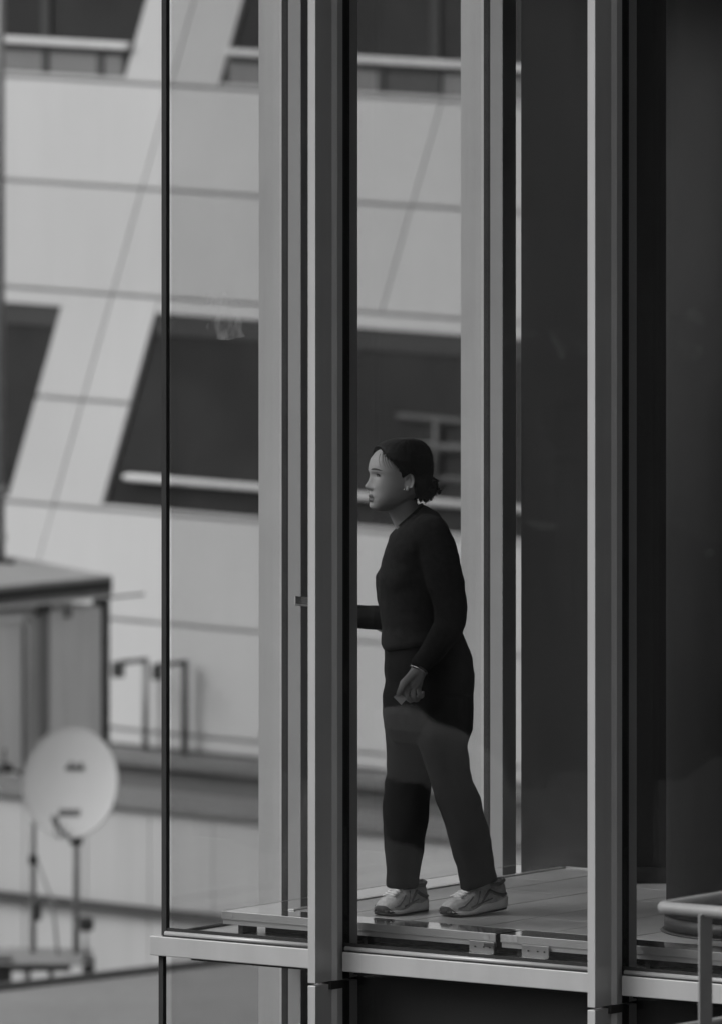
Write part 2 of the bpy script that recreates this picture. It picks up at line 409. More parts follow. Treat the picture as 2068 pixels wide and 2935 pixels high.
# dark inner wall, low plinth, column, ceilings
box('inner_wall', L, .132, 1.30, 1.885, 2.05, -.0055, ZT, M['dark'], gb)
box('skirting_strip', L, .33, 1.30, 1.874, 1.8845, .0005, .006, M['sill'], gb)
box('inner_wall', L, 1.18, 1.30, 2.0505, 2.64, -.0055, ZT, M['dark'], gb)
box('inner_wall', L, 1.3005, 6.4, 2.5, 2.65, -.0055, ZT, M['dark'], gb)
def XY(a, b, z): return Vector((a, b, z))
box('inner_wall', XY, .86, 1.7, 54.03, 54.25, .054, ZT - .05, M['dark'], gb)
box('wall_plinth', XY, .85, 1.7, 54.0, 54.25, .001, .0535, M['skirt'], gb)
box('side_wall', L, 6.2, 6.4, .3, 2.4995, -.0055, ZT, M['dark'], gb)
cc = Vector((1.372, 52.62, 0)); RC = .35
col = None
def cyl(name, c, r0, r1, z0, z1, m, par, n=64):
    Vv, Fc = loftv([[c + Vector((r0 * math.cos(2 * math.pi * j / n), r0 * math.sin(2 * math.pi * j / n), z0)) for j in range(n)],
                    [c + Vector((r1 * math.cos(2 * math.pi * j / n), r1 * math.sin(2 * math.pi * j / n), z1)) for j in range(n)]])
    o = mesh(name, Vv, Fc, m, par); o.data.polygons.foreach_set('use_smooth', [len(p.vertices) == 4 for p in o.data.polygons]); return o
col = cyl('column', cc, RC, RC, .053, ZT, M['column'], gb)
cyl('skirting', cc, RC + .007, RC + .007, .008, .0525, M['skirt'], col)
cyl('base_bead', cc, RC + .02, RC + .009, .001, .0078, M['skirt'], col)
box('ceiling', L, .06, 6.4, .09, 5.1, ZT - .28, ZT - .05, M['ceil'], gb)
box('roof_slab', L, -.04, 6.4, -.04, 5.1, ZT + .001, ZT + 7, M['fin'], gb)
# lower storey: dark sheets behind the glass stand for the unlit room
for i in range(3):
    box('dark_room_sheet', L, SF[i] - .055, SF[i + 1] - .065, .085, .095, ZB, -.17, M['slab'], gb)
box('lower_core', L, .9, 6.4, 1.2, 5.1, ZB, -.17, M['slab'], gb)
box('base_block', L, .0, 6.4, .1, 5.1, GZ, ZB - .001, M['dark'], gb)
# dried water mark on the corner pane
V = []; Fc = []
def smudge(u0, u1, v0, v1, par):
    Y = 53.0
    a = P(u0, v1, Y); b = P(u1, v1, Y); z1 = P(u0, v0, Y).z; z0 = a.z
    sa = (a - CORN).dot(T1) + 0.0; sb = sa + (u1 - u0) / 850 / T1.x
    n = 14; poly = []
    for i in range(n):
        an = 2 * math.pi * i / n; rr = 1 + random.uniform(-.28, .12)
        poly.append(((sa + sb) / 2 + (sb - sa) / 2 * math.cos(an) * rr, (z0 + z1) / 2 + (z1 - z0) / 2 * math.sin(an) * rr))
    Vv = [L(x, .0030, z) for x, z in poly] + [L(x, .0036, z) for x, z in poly]
    Ff = [tuple(range(n)), tuple(range(n, 2 * n))] + [(i, (i + 1) % n, n + (i + 1) % n, n + i) for i in range(n)]
    return mesh('water_mark', Vv, Ff, M['smudge'], par)
smudge(550, 672, 900, 985, gb); smudge(495, 640, 838, 880, gb)

# ================================================================== RAILING in front, right
YR = 46.0
pc = P(1890, 2602, YR)
def RL(a, b, z): return Vector((pc.x, pc.y, 0)) + T1 * a + T2 * b + Vector((0, 0, z))
rl = empty('railing', RL(.3, .3, -.5))
tag(rl, 'weathered tubular handrail corner with a flat steel post, nearest to the camera at lower right', 'railing')
zr = pc.z; rr = .0185; cr = .03
path = [RL(1.9, 0, zr), RL(1.2, 0, zr), RL(.6, 0, zr), RL(.1, 0, zr)]
for i in range(0, 9):
    a = R(90) * i / 8
    path.append(RL(cr - cr * math.sin(a), cr - cr * math.cos(a), zr))
path += [RL(0, .1, zr), RL(0, .6, zr), RL(0, 1.4, zr), RL(0, 2.2, zr)]
tube('handrail', path, rr, M['rail'], rl, 20)
zl = zr - .362
tube('lower_bar', [RL(.02, 0, zl), RL(1.9, 0, zl)], .011, M['post'], rl)
tube('lower_bar', [RL(0, .02, zl), RL(0, 2.2, zl)], .011, M['post'], rl)
for k, a in enumerate((.163, 1.3)):
    pts = [(-.034, -.5), (.030, -.5), (.030, zr - .019 + .004), (.018, zr - .0195 + .006), (.018, zr + .002), (-.034, zr - .010)]
    o = mesh('post', [RL(a - .0032, y, z) for y, z in pts] + [RL(a + .0032, y, z) for y, z in pts],
         [tuple(range(6)), tuple(range(6, 12))] + [(i, (i + 1) % 6, 6 + (i + 1) % 6, 6 + i) for i in range(6)], M['post'], rl, bevel=.0008)
for b in (.9, 1.9): box('post', RL, -.03, .03, b, b + .0064, -.5, zr - .012, M['post'], rl)
te = box('terrace', RL, -.1, 3.6, -.1, 2.6, -.75, -.5, M['concrete'])
tag(te, 'concrete terrace slab carrying the handrail, below the right edge of the picture', 'terrace', kind='structure')
tw = box('terrace_wall', RL, .1, 3.6, .1, 2.5, GZ, -.7505, M['concrete'])
tag(tw, 'concrete wall under the handrail terrace', 'wall', kind='structure')

# unseen block on the right, added to shade the right-hand sides of the fins
nw = empty('added_shade_block', (14, 36, GZ)); tag(nw, 'added dark block beyond the right edge, put in to shade the fins', 'building')
box('wall', XY, 8.0, 30, 14, 49, GZ, 26, M['facade2'], nw)
for i in range(4):
    for j in range(7):
        box('window', XY, 7.95, 7.999, 16 + j * 4.6, 19 + j * 4.6, -10 + i * 5.5, -7 + i * 5.5, M['wglass'], nw)

cb = empty('added_rear_block', (0, -20, GZ)); tag(cb, 'unseen tall block added behind the viewpoint to cut the light from there', 'building')
box('wall', XY, -16, 34, -30, -4, GZ, 44, M['facade3'], cb)  # added to hold back sky light from behind the camera
for i in range(6):
    for j in range(8):
        box('window', XY, -13 + j * 5.6, -9.6 + j * 5.6, -3.999, -3.95, -10 + i * 8.5, -5 + i * 8.5, M['wglass'], cb)

# invented shapes, set left for the front glass to mirror: spotted block and dome
def MIR(p): p = Vector(p); return p - T2 * (2 * (p - CORN).dot(T2))
def VM(a, b, z): return MIR((a, b, z))
nb = empty('mirror_block', MIR(P(1500, 1500, 126))); nb.location.z = GZ; nb['_root'] = tuple(nb.location)
tag(nb, 'invented dark block, placed to mirror faintly in the right-hand panes', 'building')
zlo = P(1500, 1545, 120).z
box('wall', VM, -9, 9, 120, 130, zlo, 24, M['facade4'], nb)
box('ground_floor', VM, -9, 9, 121.5, 130, GZ, zlo - .001, M['facade2'], nb)
for (u, v, ru, rv) in ((1492, 1000, 26, 12), (1604, 1002, 17, 20), (1530, 1512, 24, 13), (1994, 892, 14, 12), (1990, 985, 12, 12), (2052, 1600, 24, 10), (1935, 1420, 60, 26)):  # pale boxes invented to mirror as faint spots in the panes
    p_ = P(u, v, 119.9); k_ = 119.9 / F
    box('mirror_spot', VM, p_.x - ru * k_, p_.x + ru * k_, 119.86, 119.995, p_.z - rv * k_, p_.z + rv * k_, M['dome'] if v != 1420 else M['infill'], nb, bevel=.02)
dm = empty('mirror_dome', MIR(P(1150, 2548, 90))); tag(dm, 'invented pale dome, shaped to mirror as a lighter patch over the trousers', 'dome')
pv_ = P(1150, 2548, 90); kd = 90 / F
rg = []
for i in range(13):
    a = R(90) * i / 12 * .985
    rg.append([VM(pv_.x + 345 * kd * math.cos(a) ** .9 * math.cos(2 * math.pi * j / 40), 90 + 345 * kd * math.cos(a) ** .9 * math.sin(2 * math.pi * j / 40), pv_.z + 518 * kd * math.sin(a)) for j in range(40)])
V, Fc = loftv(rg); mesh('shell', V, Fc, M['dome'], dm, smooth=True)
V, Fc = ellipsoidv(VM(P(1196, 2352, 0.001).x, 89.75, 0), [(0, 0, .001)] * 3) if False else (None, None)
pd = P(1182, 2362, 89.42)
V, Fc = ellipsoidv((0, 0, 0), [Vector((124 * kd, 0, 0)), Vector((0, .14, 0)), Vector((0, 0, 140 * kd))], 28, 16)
mesh('dark_mirror_spot', [VM(pd.x + v.x, pd.y + v.y, pd.z + v.z) for v in V], Fc, M['gasket'], dm, smooth=True)  # invented dark area inside the mirrored patch
box('roof', VM, -6, 6, 86, 96, GZ, pv_.z - .001, M['concrete'], dm)  # invented block carrying the dome, pale to bounce light onto it

# ================================================================== FAR PANELLED BUILDING
zA = bq(13, 217)[1]; zB = bq(13, 515)[1]; zC = bq(13, 822)[1]; zD = bq(25, 1438)[1]; zE = bq(321, 1775)[1]; zF = bq(321, 2088)[1]; zG = bq(321, 2133)[1]
H = (zA - zC) / 2
pb = empty('panelled_building', B(0, -3, GZ))
tag(pb, 'far white panelled building with slanted panel seams and dark window bands', 'building')
qs, zs = bq(323, 837); q2, z2 = bq(556, 0)
SL = (q2 - qs) / (z2 - zs)                       # slant of the seams
qn, zn = bq(1175, 600)
SP = (qn - SL * (zn - zs)) - qs                  # seam spacing
QA, QB = -15.0, 14.0
QA2, QB2 = -16.0, 24.0
box('backing_wall', B, QA + .02, QB - .02, -3, -.055, zG, zA + 2.2 * H, M['joint'], pb)
def seam(k, z): return qs + SP * k + SL * (z - zs)
def para(name, f0, f1, z0, z1, o0, o1, m, par, bevel=.004):
    V = []
    for z in (z0, z1):
        for o_ in (o0, o1):
            V += [B(f0(z), o_, z), B(f1(z), o_, z)]
    # order: z0:(f0,o0),(f1,o0),(f0,o1),(f1,o1); z1 the same
    Fc = [(0, 1, 3, 2), (4, 6, 7, 5), (0, 4, 5, 1), (2, 3, 7, 6), (0, 2, 6, 4), (1, 5, 7, 3)]
    return mesh(name, V, Fc, m, par, bevel=bevel)
gh, gs = .014, .008
HW = .545                                          # half width of the slanted white piers in the window bands
def row(z0, z1, ks):
    for k in ks:
        para('wall_panel', lambda z, k=k: seam(k, z) + gs, lambda z, k=k: seam(k + 1, z) - gs, z0 + gh, z1 - gh, -.054, -.004 + random.uniform(-.004, .004), M['panel'], pb)
KS = range(-5, 5)
row(zB, zA, KS); row(zC, zB, KS); row(zE, zD, KS); row(zF, zE, KS)
row(zA + 4 * H - .0, zA + 5 * H, KS) if False else None
para('base_panel', lambda z: QA, lambda z: QB, zG + .01, zF - gh, -.054, -.004, M['panel'], pb)
def window_band(z0, z1, piers, header, rowjoint):
    for k in piers:
        for (za, zb) in ((z0, rowjoint), (rowjoint, z1)):
            para('pier_panel', lambda z: seam(k, z) - HW, lambda z: seam(k, z) - gs, za + gh, zb - gh, -.054, -.002, M['panel'], pb)
            para('pier_panel', lambda z: seam(k, z) + gs, lambda z: seam(k, z) + HW, za + gh, zb - gh, -.054, -.002, M['panel'], pb)
    ed = []
    pk = sorted(piers)
    lims = [(lambda z: QA)] + sum([[(lambda z, k=k: seam(k, z) - HW - .006), (lambda z, k=k: seam(k, z) + HW + .006)] for k in pk], []) + [(lambda z: QB)]
    for i in range(0, len(lims), 2):
        f0, f1 = lims[i], lims[i + 1]
        wd = para('window', f0, f1, z0 + .045, z1 - header - .005, -.054, -.047, M['wglass'], pb, bevel=0)
        para('window_header', f0, f1, z1 - header, z1 - gh, -.054, -.008, M['panel'], wd)
        para('window_sill', f0, f1, z0 + gh, z0 + .043, -.054, -.006, M['panel'], wd)
        para('frame_rail', f0, f1, z1 - header - .18, z1 - header - .006, -.0465, -.03, M['wroom'], wd)
        ed.append((wd, f0, f1))
    return ed
b2 = window_band(zD, zC, (0,), .13, (zC + zD) / 2)
zTop = zA + 2.2 * H
b1 = window_band(zA, zTop, (0,), .13, zA + 1.1 * H)
box('upper_wall', B, QA, QB, -3, -.004, zTop + .01, zTop + 15, M['panel'], pb)
# upper band: white handrail, grey guard panels, dark posts
za1 = bq(13, 110)[1]
for wd, f0, f1 in b1:
    c = lambda z, f=f0: f(z) + .01
    para('handrail', c, lambda z, f=f1: f(z) - .01, za1 - .03, za1 + .028, .0, .06, M['white'], wd, bevel=.01)
    para('rail_dark_strip', c, lambda z, f=f1: f(z) - .01, za1 - .085, za1 - .035, -.046, -.03, M['wframe'], wd)  # dark strip just below the handrail
    q = f0(za1) + .05 if f0(za1) > QA else QA
    ql = f1(za1)
    qq, _ = bq(127, 170)
    q = qq - .64 * 24
    while q < ql - .1:
        if q > f0(za1) - .6:
            a = max(q + .035, f0(zA) + .1); b = min(q + .605, ql - .14)
            if b - a > .08:
                box('guard_panel', B, a, b, -.046, -.02, zA + .05, za1 - .09, M['infill'] if not (bq(1000, 240)[0] < a < bq(1180, 240)[0]) else M['wframe'], wd)
            if f0(za1) + .1 < q < ql - .2: box('guard_post', B, q - .03, q + .03, -.019, .0, zA + .046, za1 - .086, M['wframe'], wd)
        q += .64
for u in (125, 1240, 1700):
    q, z = bq(u, 60)
    box('window_mullion', B, q - .05, q + .05, -.046, -.02, za1 + .03, zTop - .32, M['wroom'], b1[0][0] if u < 400 else b1[1][0])
# lower band: white rail, plus grey stair frame seen behind the glass further right
qr, zr_ = bq(361, 1366)
tube('handrail', [B(qr, .02, zr_), B(qr + .08, .02, zr_), B(qr + 6, .02, zr_)], [.022, .034, .034], M['white'], b2[1][0])
def bar(u0, v0, u1, v1, th, m, par):
    qa, za = bq(u0, v0); qb, zb = bq(u1, v1)
    return tube('stair_frame', [B(qa, -.02, za), B(qb, -.02, zb)], th, m, par, 8)
bar(1135, 1193, 1420, 1219, .03, M['wroom2'], b2[1][0]); bar(1248, 1205, 1248, 1400, .04, M['wroom2'], b2[1][0])
bar(1170, 1280, 1420, 1290, .045, M['wroom2'], b2[1][0]); bar(1240, 1372, 1420, 1385, .03, M['wroom2'], b2[1][0])
# dark recessed band and coping under the panels
qz = lambda u, v, o=0: bq(u, v, o)[1]
zH = qz(321, 2153, .25); zI = qz(321, 2170, .25)
box('coping', B, QA, QB, -.3, .45, zG - .1, zG - .012, M['coping'], pb, bevel=.01)
box('dark_band', B, QA, QB, -2.9, .34, GZ, zG - .101, M['darkband'], pb)

# ================================================================== LOWER ROOF BLOCK with pale parapet
OB = 10.5
lb = empty('roof_block', B(0, 2, GZ)); tag(lb, 'lower roof block with a pale panelled parapet behind the dish', 'building')
zP = qz(450, 2300, OB); zP2 = qz(450, 2326, OB); zK = qz(0, 2572, OB + .1); zQ = qz(0, 2900, OB)
box('parapet_core', B, QA2, QB2, OB - .6, OB - .03, GZ, zP2 - .01, M['joint'], lb)
box('parapet_coping', B, QA2, QB2, OB - .65, OB + .06, zP2, zP, M['coping'], lb, bevel=.01)
q = bq(428, 2400, OB)[0] - .65 * 22
while q < QB2:
    for (z0, z1) in ((zK + .03, zP2 - .011), (zK - 2.2, zK - .03)):
        box('parapet_panel', B, q + .004, q + .646, OB - .029, OB + random.uniform(-.003, .003), z0, z1, M['pale'], lb, bevel=.004)
    q += .65
box('cable_tray', B, QA2, QB2, OB - .029, OB + .09, zK - .02, zK + .02, M['iron'], lb, bevel=.006)
box('roof_deck', B, QA2, QB2, OB + .0, 19, GZ, zQ - .6, M['concrete'], lb)
zR = -8.3
box('roof_deck', B, QA2, QB2, .35, OB - .65, GZ, zR, M['coping'], lb)

# grey wall in front, its top edge running away to the right
p0 = P(0, 2826, 109.0)
A2 = R(45)
T3 = Vector((math.cos(A2), math.sin(A2), 0)); N3 = Vector((math.sin(A2), -math.cos(A2), 0))
def G3(a, b, z): return Vector((p0.x, p0.y, 0)) + T3 * a + N3 * b + Vector((0, 0, z))
gw = empty('flat_roof', G3(0, 0, GZ)); tag(gw, 'flat plain grey roof with a dark edge across the bottom left corner', 'roof')
box('roof_body', G3, -3.0, 9, 0, 16, GZ, p0.z - .03, M['greywall'], gw)
box('edge_trim', G3, -3.0, 9, -.06, .05, p0.z - .10, p0.z + .01, M['iron'], gw, bevel=.006)

# ================================================================== ROOFTOP SHED (face runs away to the right)
YS = 121.0
ps = P(312, 1660, YS)
A4 = R(47); T4 = Vector((math.cos(A4), math.sin(A4), 0)); N4 = Vector((math.sin(A4), -math.cos(A4), 0))
def S4(a, b, z): return Vector((ps.x, ps.y, 0)) + T4 * a + N4 * b + Vector((0, 0, z))
sh = empty('rooftop_shed', S4(-1, -1, zR)); tag(sh, 'grey panelled rooftop shed with a dark roof fascia, left of the dark railings', 'shed')
zb = P(312, 2180, YS).z; zt = ps.z
kx = YS / F / T4.x
def au(u): return (u - 312) * kx
wl = boxes('wall', S4, [(au(-140), au(303), -1.2, -.0405, zb, zt - .2)], M['shedwall'], sh)
box('wall_panel', S4, au(150), au(296), -.04, -.012, zb, zt - .21, M['shedwall'], sh, bevel=.004)
box('wall_panel', S4, au(-140), au(72), -.04, -.008, zb, zt - .23, M['shedpale'], sh, bevel=.004)
box('door_post', S4, au(80), au(114), -.04, .005, zb, zt - .23, M['doorpost'], sh, bevel=.004)
box('dark_recess', S4, au(115), au(149), -.04, -.02, zb, zt - .21, M['recess'], sh)
tube('conduit', [S4(au(76), .03, zb), S4(au(76), .03, zt - .3), S4(au(60), .03, zt - .24), S4(au(-60), .03, zt - .23)], .012, M['shedpale'], sh)
box('corner_post', S4, au(296.5), au(313), -.12, .01, zb, zt - .12, M['iron'], sh, bevel=.008)
box('lamp_box', S4, au(106), au(140), .006, .05, zt - .205, zt - .145, M['iron'], sh, bevel=.01)
box('small_bracket', S4, au(190), au(200), -.011, .04, zt - .26, zt - .16, M['galv'], sh)
box('plinth', S4, au(-140), au(300), -1.2, -.03, zR, zb - .0005, M['darkband'], sh)
# roof sheet, slightly pitched, with a dark fascia
Vr = [S4(au(-140), .045, zt - .0), S4(au(309), .045, zt - .0), S4(au(309), -1.3, zt + .10), S4(au(-140), -1.3, zt + .16)]
mesh('roof_sheet', [v + Vector((0, 0, .03)) for v in Vr] + [v for v in Vr], [(0, 1, 2, 3), (4, 5, 6, 7), (0, 1, 5, 4), (1, 2, 6, 5), (2, 3, 7, 6), (3, 0, 4, 7)], M['shedtop'], sh)
box('fascia', S4, au(-140), au(311), .02, .044, zt - .085, zt - .001, M['iron'], sh, bevel=.005)
box('eaves_strip', S4, au(-140), au(308), .006, .035, zt - .14, zt - .09, M['shedpale'], sh)
tube('overflow_pipe', [S4(au(300), .06, zt - .135), S4(au(395), .06, zt - .135)], .011, M['galv'], sh, 8)
for i in range(34):
    x = -.0 + au(-120) + i * (au(310) - au(-120)) / 34
    box('drip_tooth', S4, x, x + .05, .0355, .043, zt - .115, zt - .0865, M['galv'], sh)

# mast on the shed roof
ma = empty('antenna_mast', P(2, 1640, (YS + .4))); tag(ma, 'thin grey mast rising along the left edge from a block on the shed roof', 'mast')
pm = P(1, 1640, (YS + .4))
tube('pole', [Vector((pm.x, pm.y, pm.z + .05)), Vector((pm.x, pm.y, pm.z + 6.5))], .034, M['galv'], ma)
box('base_block', XY, pm.x - .16, pm.x + .11, pm.y - .12, pm.y + .12, pm.z - .02, pm.z + .10, M['iron'], ma, bevel=.012)
for k, v in enumerate((1540, 1400)):
    z = P(1, v, (YS + .4)).z
    box('clamp', XY, pm.x - .045, pm.x + .045, pm.y - .045, pm.y + .045, z - .03, z + .03, M['galv'], ma, bevel=.005)

# two dark railings by the shed, standing on the ledge of the far building and square to its face
def guard(ub, ob, oa, vtop, mpost, lab, bw_):
    q, z = bq(ub, vtop, ob)
    o = empty('guard_rail', B(q, ob, zG - .012)); tag(o, lab, 'railing', 'dark railings beside the rooftop shed')
    tube('top_bar', [B(q, oa, z), B(q, ob, z)], .02, M['iron'], o, 10)
    tube('post', [B(q, ob, z + .02), B(q, ob, zG - .011)], .028, mpost, o, 10)
    box('clamp_block', B, q - bw_, q + bw_, oa - .03, oa + .05, z - .12, z + .01, M['iron'], o, bevel=.006)
    return o
guard(417, .1, .42, 1892, M['galv'], 'slim railing with a pale post, next to the shed corner', .04)
guard(530, .1, .42, 1899, M['iron'], 'railing with a dark post, standing partly behind the glass corner', .03)

# ================================================================== SATELLITE DISH and its stand
YD = 112.5
zb = zQ - .6
dc = P(200, 2244, YD); px = YD / F
sd = empty('satellite_dish', Vector((P(217, 2244, YD).x, YD + .1, P(217, 2700, YD).z))); tag(sd, 'round pale satellite dish with small dark printed marks on a pole', 'dish')
dn = Vector((-.16, -.95, .27)).normalized(); du = dn.cross(Vector((0, 0, 1))).normalized(); dv = du.cross(dn)
if dv.z < 0: dv = -dv
du = Vector((abs(du.x), du.y * (1 if du.x > 0 else -1), du.z))
RX, RZ = 136 * px, 158 * px
def dpt(r, a, back=0.0):
    return dc + du * (RX * r * math.cos(a)) + dv * (RZ * r * math.sin(a)) - dn * (.055 * (1 - r * r) + back)
n = 72; rings = []
for r in (.02, .2, .4, .6, .8, .95, 1.0): rings.append([dpt(r, 2 * math.pi * j / n) for j in range(n)])
rings.append([dpt(1.025, 2 * math.pi * j / n, -.008) for j in range(n)])
rings.append([dpt(1.035, 2 * math.pi * j / n, .016) for j in range(n)])
for r in (1.0, .8, .6, .4, .2, .02): rings.append([dpt(r, 2 * math.pi * j / n, .02) for j in range(n)])
V, Fc = loftv(rings); mesh('reflector', V, Fc, M['dish'], sd, smooth=True)
def mark(u, v0, v1, wpx, slant=0):
    # small printed bar lying on the bowl
    def on(u_, v_):
        x = (u_ - 200) * px / RX; z = -(v_ - 2244) * px / RZ / .96
        r = math.hypot(x, z); return dpt(r, math.atan2(z, x), -.004)
    V = [on(u - wpx / 2 + slant, v0), on(u + wpx / 2 + slant, v0), on(u + wpx / 2, v1), on(u - wpx / 2, v1)]
    V += [p + dn * .002 for p in V]
    return mesh('printed_mark', V, BF, M['ink'], sd)
for u, v0 in ((184, 2201), (191, 2194), (198, 2184), (205, 2198), (212, 2192), (219, 2200), (226, 2186), (233, 2196)):
    mark(u, v0 - 3, 2207, 6.5)
for i in range(7): mark(172 + i * 9, 2315, 2335, 5.5, 3)
arm0 = dc - dv * RZ * 1.0 + dn * .02; arm1 = P(158, 2352, YD - .28)
tube('feed_arm', [arm0 + du * .02, (arm0 + arm1) / 2 - Vector((0, 0, .02)), arm1], .013, M['iron'], sd, 8)
V, Fc = tubev([arm1 + Vector((-.015, -.02, .03)), arm1 + Vector((0, 0, 0)), arm1 + Vector((.02, .03, -.04))], [.026, .03, .018], 14); mesh('feed_horn', V, Fc, M['galv'], sd, smooth=True)
tube('cable', [arm1, arm1 + Vector((.0, 0, -.1)), arm1 + Vector((.03, .1, -.14)), arm1 + Vector((.06, .2, -.05))], .005, M['iron'], sd, 6)
pp = P(217, 2420, YD); pz0 = P(217, 2745, YD).z
tube('pole', [Vector((pp.x, YD + .26, dc.z)), Vector((pp.x, YD + .26, pz0))], .026, M['galv'], sd)
box('pole_clamp', XY, pp.x - .045, pp.x + .045, YD + .21, YD + .31, P(217, 2432, YD).z, P(217, 2405, YD).z, M['iron'], sd, bevel=.006)
V, Fc = merge([tubev([Vector((pp.x, YD + .26, dc.z - .02)), dc - dn * .09], .03, 12)]); mesh('back_mount', V, Fc, M['galv'], sd)

st = empty('antenna_stand', Vector((P(92, 2700, YD).x, YD + .3, pz0))); tag(st, 'second bare pole with a diagonal strut left of the dish pole', 'stand')
b = P(92, 2330, YD); Y2 = YD + .3
tube('pole', [Vector((b.x, Y2, P(92, 2180, YD).z)), Vector((b.x, Y2, pz0))], .022, M['galv'], st)
tube('strut', [Vector((P(100, 2470, YD).x, Y2 - .02, P(100, 2470, YD).z)), Vector((P(150, 2600, YD).x, Y2 - .1, P(150, 2600, YD).z)), Vector((P(165, 2745, YD).x, Y2 - .14, pz0))], .010, M['galv'], st, 8)
box('clamp', XY, b.x - .03, b.x + .03, Y2 - .04, Y2 + .04, P(92, 2490, YD).z, P(92, 2465, YD).z, M['iron'], st)
box('junction_box', XY, P(92, 0, YD).x, P(116, 0, YD).x, Y2 - .1, Y2 - .023, P(92, 2650, YD).z, P(92, 2597, YD).z, M['iron'], st, bevel=.012)

bs = empty('ballast_platform', Vector((P(120, 2700, YD).x, YD, zb))); tag(bs, 'grey ballast platform on dark feet under the dish poles', 'platform')
box('deck', XY, P(-60, 0, YD).x, P(262, 0, YD).x, YD - .35, YD + .6, P(0, 2752, YD).z, pz0 - .0005, M['concrete'], bs, bevel=.012)
box('edge_beam', XY, P(30, 0, YD).x, P(205, 0, YD).x, YD - .36, YD - .3, P(0, 2768, YD).z, P(0, 2753, YD).z, M['iron'], bs)
for (ua, ub) in ((-30, 32), (236, 270)):
    Vv = [P(ua, 2752, YD - .3), P(ub, 2752, YD - .3), P(ub - 4, 2800, YD - .3), P(ua + 18, 2800, YD - .3)]
    Vv = [Vector((v.x, YD - .3, v.z)) for v in Vv]; Vv[2].z = Vv[3].z = zb; 
    Vv += [v + Vector((0, .25, 0)) for v in Vv]
    mesh('foot', Vv, BF, M['iron'], bs)
for (ua, ub) in ((75, 90), (140, 155)):
    box('foot', XY, P(ua, 0, YD).x, P(ub, 0, YD).x, YD - .2, YD - .1, zb, P(0, 2752.5, YD).z, M['galv'], bs)
sp = empty('floodlight', P(245, 2660, YD)); tag(sp, 'small dark floodlight right of the dish pole', 'floodlight')
pl_ = P(247, 2650, YD)
box('housing', XY, pl_.x - .05, pl_.x + .055, YD - .05, YD + .06, pl_.z - .045, pl_.z + .05, M['iron'], sp, bevel=.02)
tube('arm', [Vector((pl_.x - .045, YD + .05, pl_.z - .01)), Vector((pp.x + .01, YD + .1, pl_.z - .03))], .012, M['galv'], sp, 8)
tube('stem', [Vector((pl_.x, YD, pl_.z - .045)), Vector((pl_.x, YD, pz0))], .012, M['galv'], sp, 8)
rf = empty('ventilator', P(20, 2300, 119)); tag(rf, 'small roof ventilator with a bright hood at the left edge, beside the dish', 'ventilator')
YV = 119.0
zb = zR
a = P(12, 2222, YV)
V, Fc = loftv([[a + Vector((r * math.cos(2 * math.pi * j / 24), r * math.sin(2 * math.pi * j / 24), h)) for j in range(24)] for r, h in ((.13, -.05), (.14, -.01), (.1, .03), (.03, .05))])
mesh('hood', [v + Vector((0, 0, -.02)) for v in V], Fc, M['white'], rf, smooth=True)
V, Fc = loftv([[a + Vector((r * math.cos(2 * math.pi * j / 16), r * math.sin(2 * math.pi * j / 16), h)) for j in range(16)] for r, h in ((.08, .03), (.06, .08), (.012, .1), (.012, .2))])
mesh('cap', V, Fc, M['iron'], rf, smooth=True)
V, Fc = tubev([a + Vector((0, 0, -.07)), Vector((a.x, a.y, zb))], .085, 20); mesh('duct', V, Fc, M['iron'], rf, smooth=True)
#PERSON
# ================================================================== PERSON (faces left, striding, head turned a little to the camera)
YP = 53.07
def ring(Fp, Bp, hd, Yc=YP, n=36, e=.92):
    a = P(Fp[0], Fp[1], Yc); b = P(Bp[0], Bp[1], Yc); c = (a + b) / 2; ax = (b - a) / 2; out = []
    for j in range(n):
        t = 2 * math.pi * j / n; co, si = math.cos(t), math.sin(t)
        out.append(c + ax * (math.copysign(abs(co) ** e, co)) + Vector((0, hd * math.copysign(abs(si) ** e, si), 0)))
    return out
def chain(pts, sub=6, n=16):             # tapered limb with round ends through (u, v, Y, r)
    pp_ = [P(u, v, Y) for u, v, Y, r in pts]; rr_ = [r for *_, r in pts]
    path, rad = [], []
    k = len(pp_)
    for i in range(k - 1):
        p0_, p1_, p2_, p3_ = pp_[max(i - 1, 0)], pp_[i], pp_[i + 1], pp_[min(i + 2, k - 1)]
        for q in range(sub):
            t = q / sub
            path.append(.5 * ((2 * p1_) + (p2_ - p0_) * t + (2 * p0_ - 5 * p1_ + 4 * p2_ - p3_) * t * t + (3 * p1_ - p0_ - 3 * p2_ + p3_) * t ** 3))
            rad.append(rr_[i] + (rr_[i + 1] - rr_[i]) * t)
    path.append(pp_[-1]); rad.append(rr_[-1])
    d0 = (path[0] - path[1]).normalized(); d1 = (path[-1] - path[-2]).normalized()
    h0 = [(path[0] + d0 * rad[0] * math.sin(a), rad[0] * math.cos(a)) for a in (R(80), R(55), R(28))]
    h1 = [(path[-1] + d1 * rad[-1] * math.sin(a), rad[-1] * math.cos(a)) for a in (R(28), R(55), R(80))]
    path = [p for p, _ in h0] + path + [p for p, _ in h1]; rad = [r for _, r in h0] + rad + [r for _, r in h1]
    return tubev(path, rad, n)

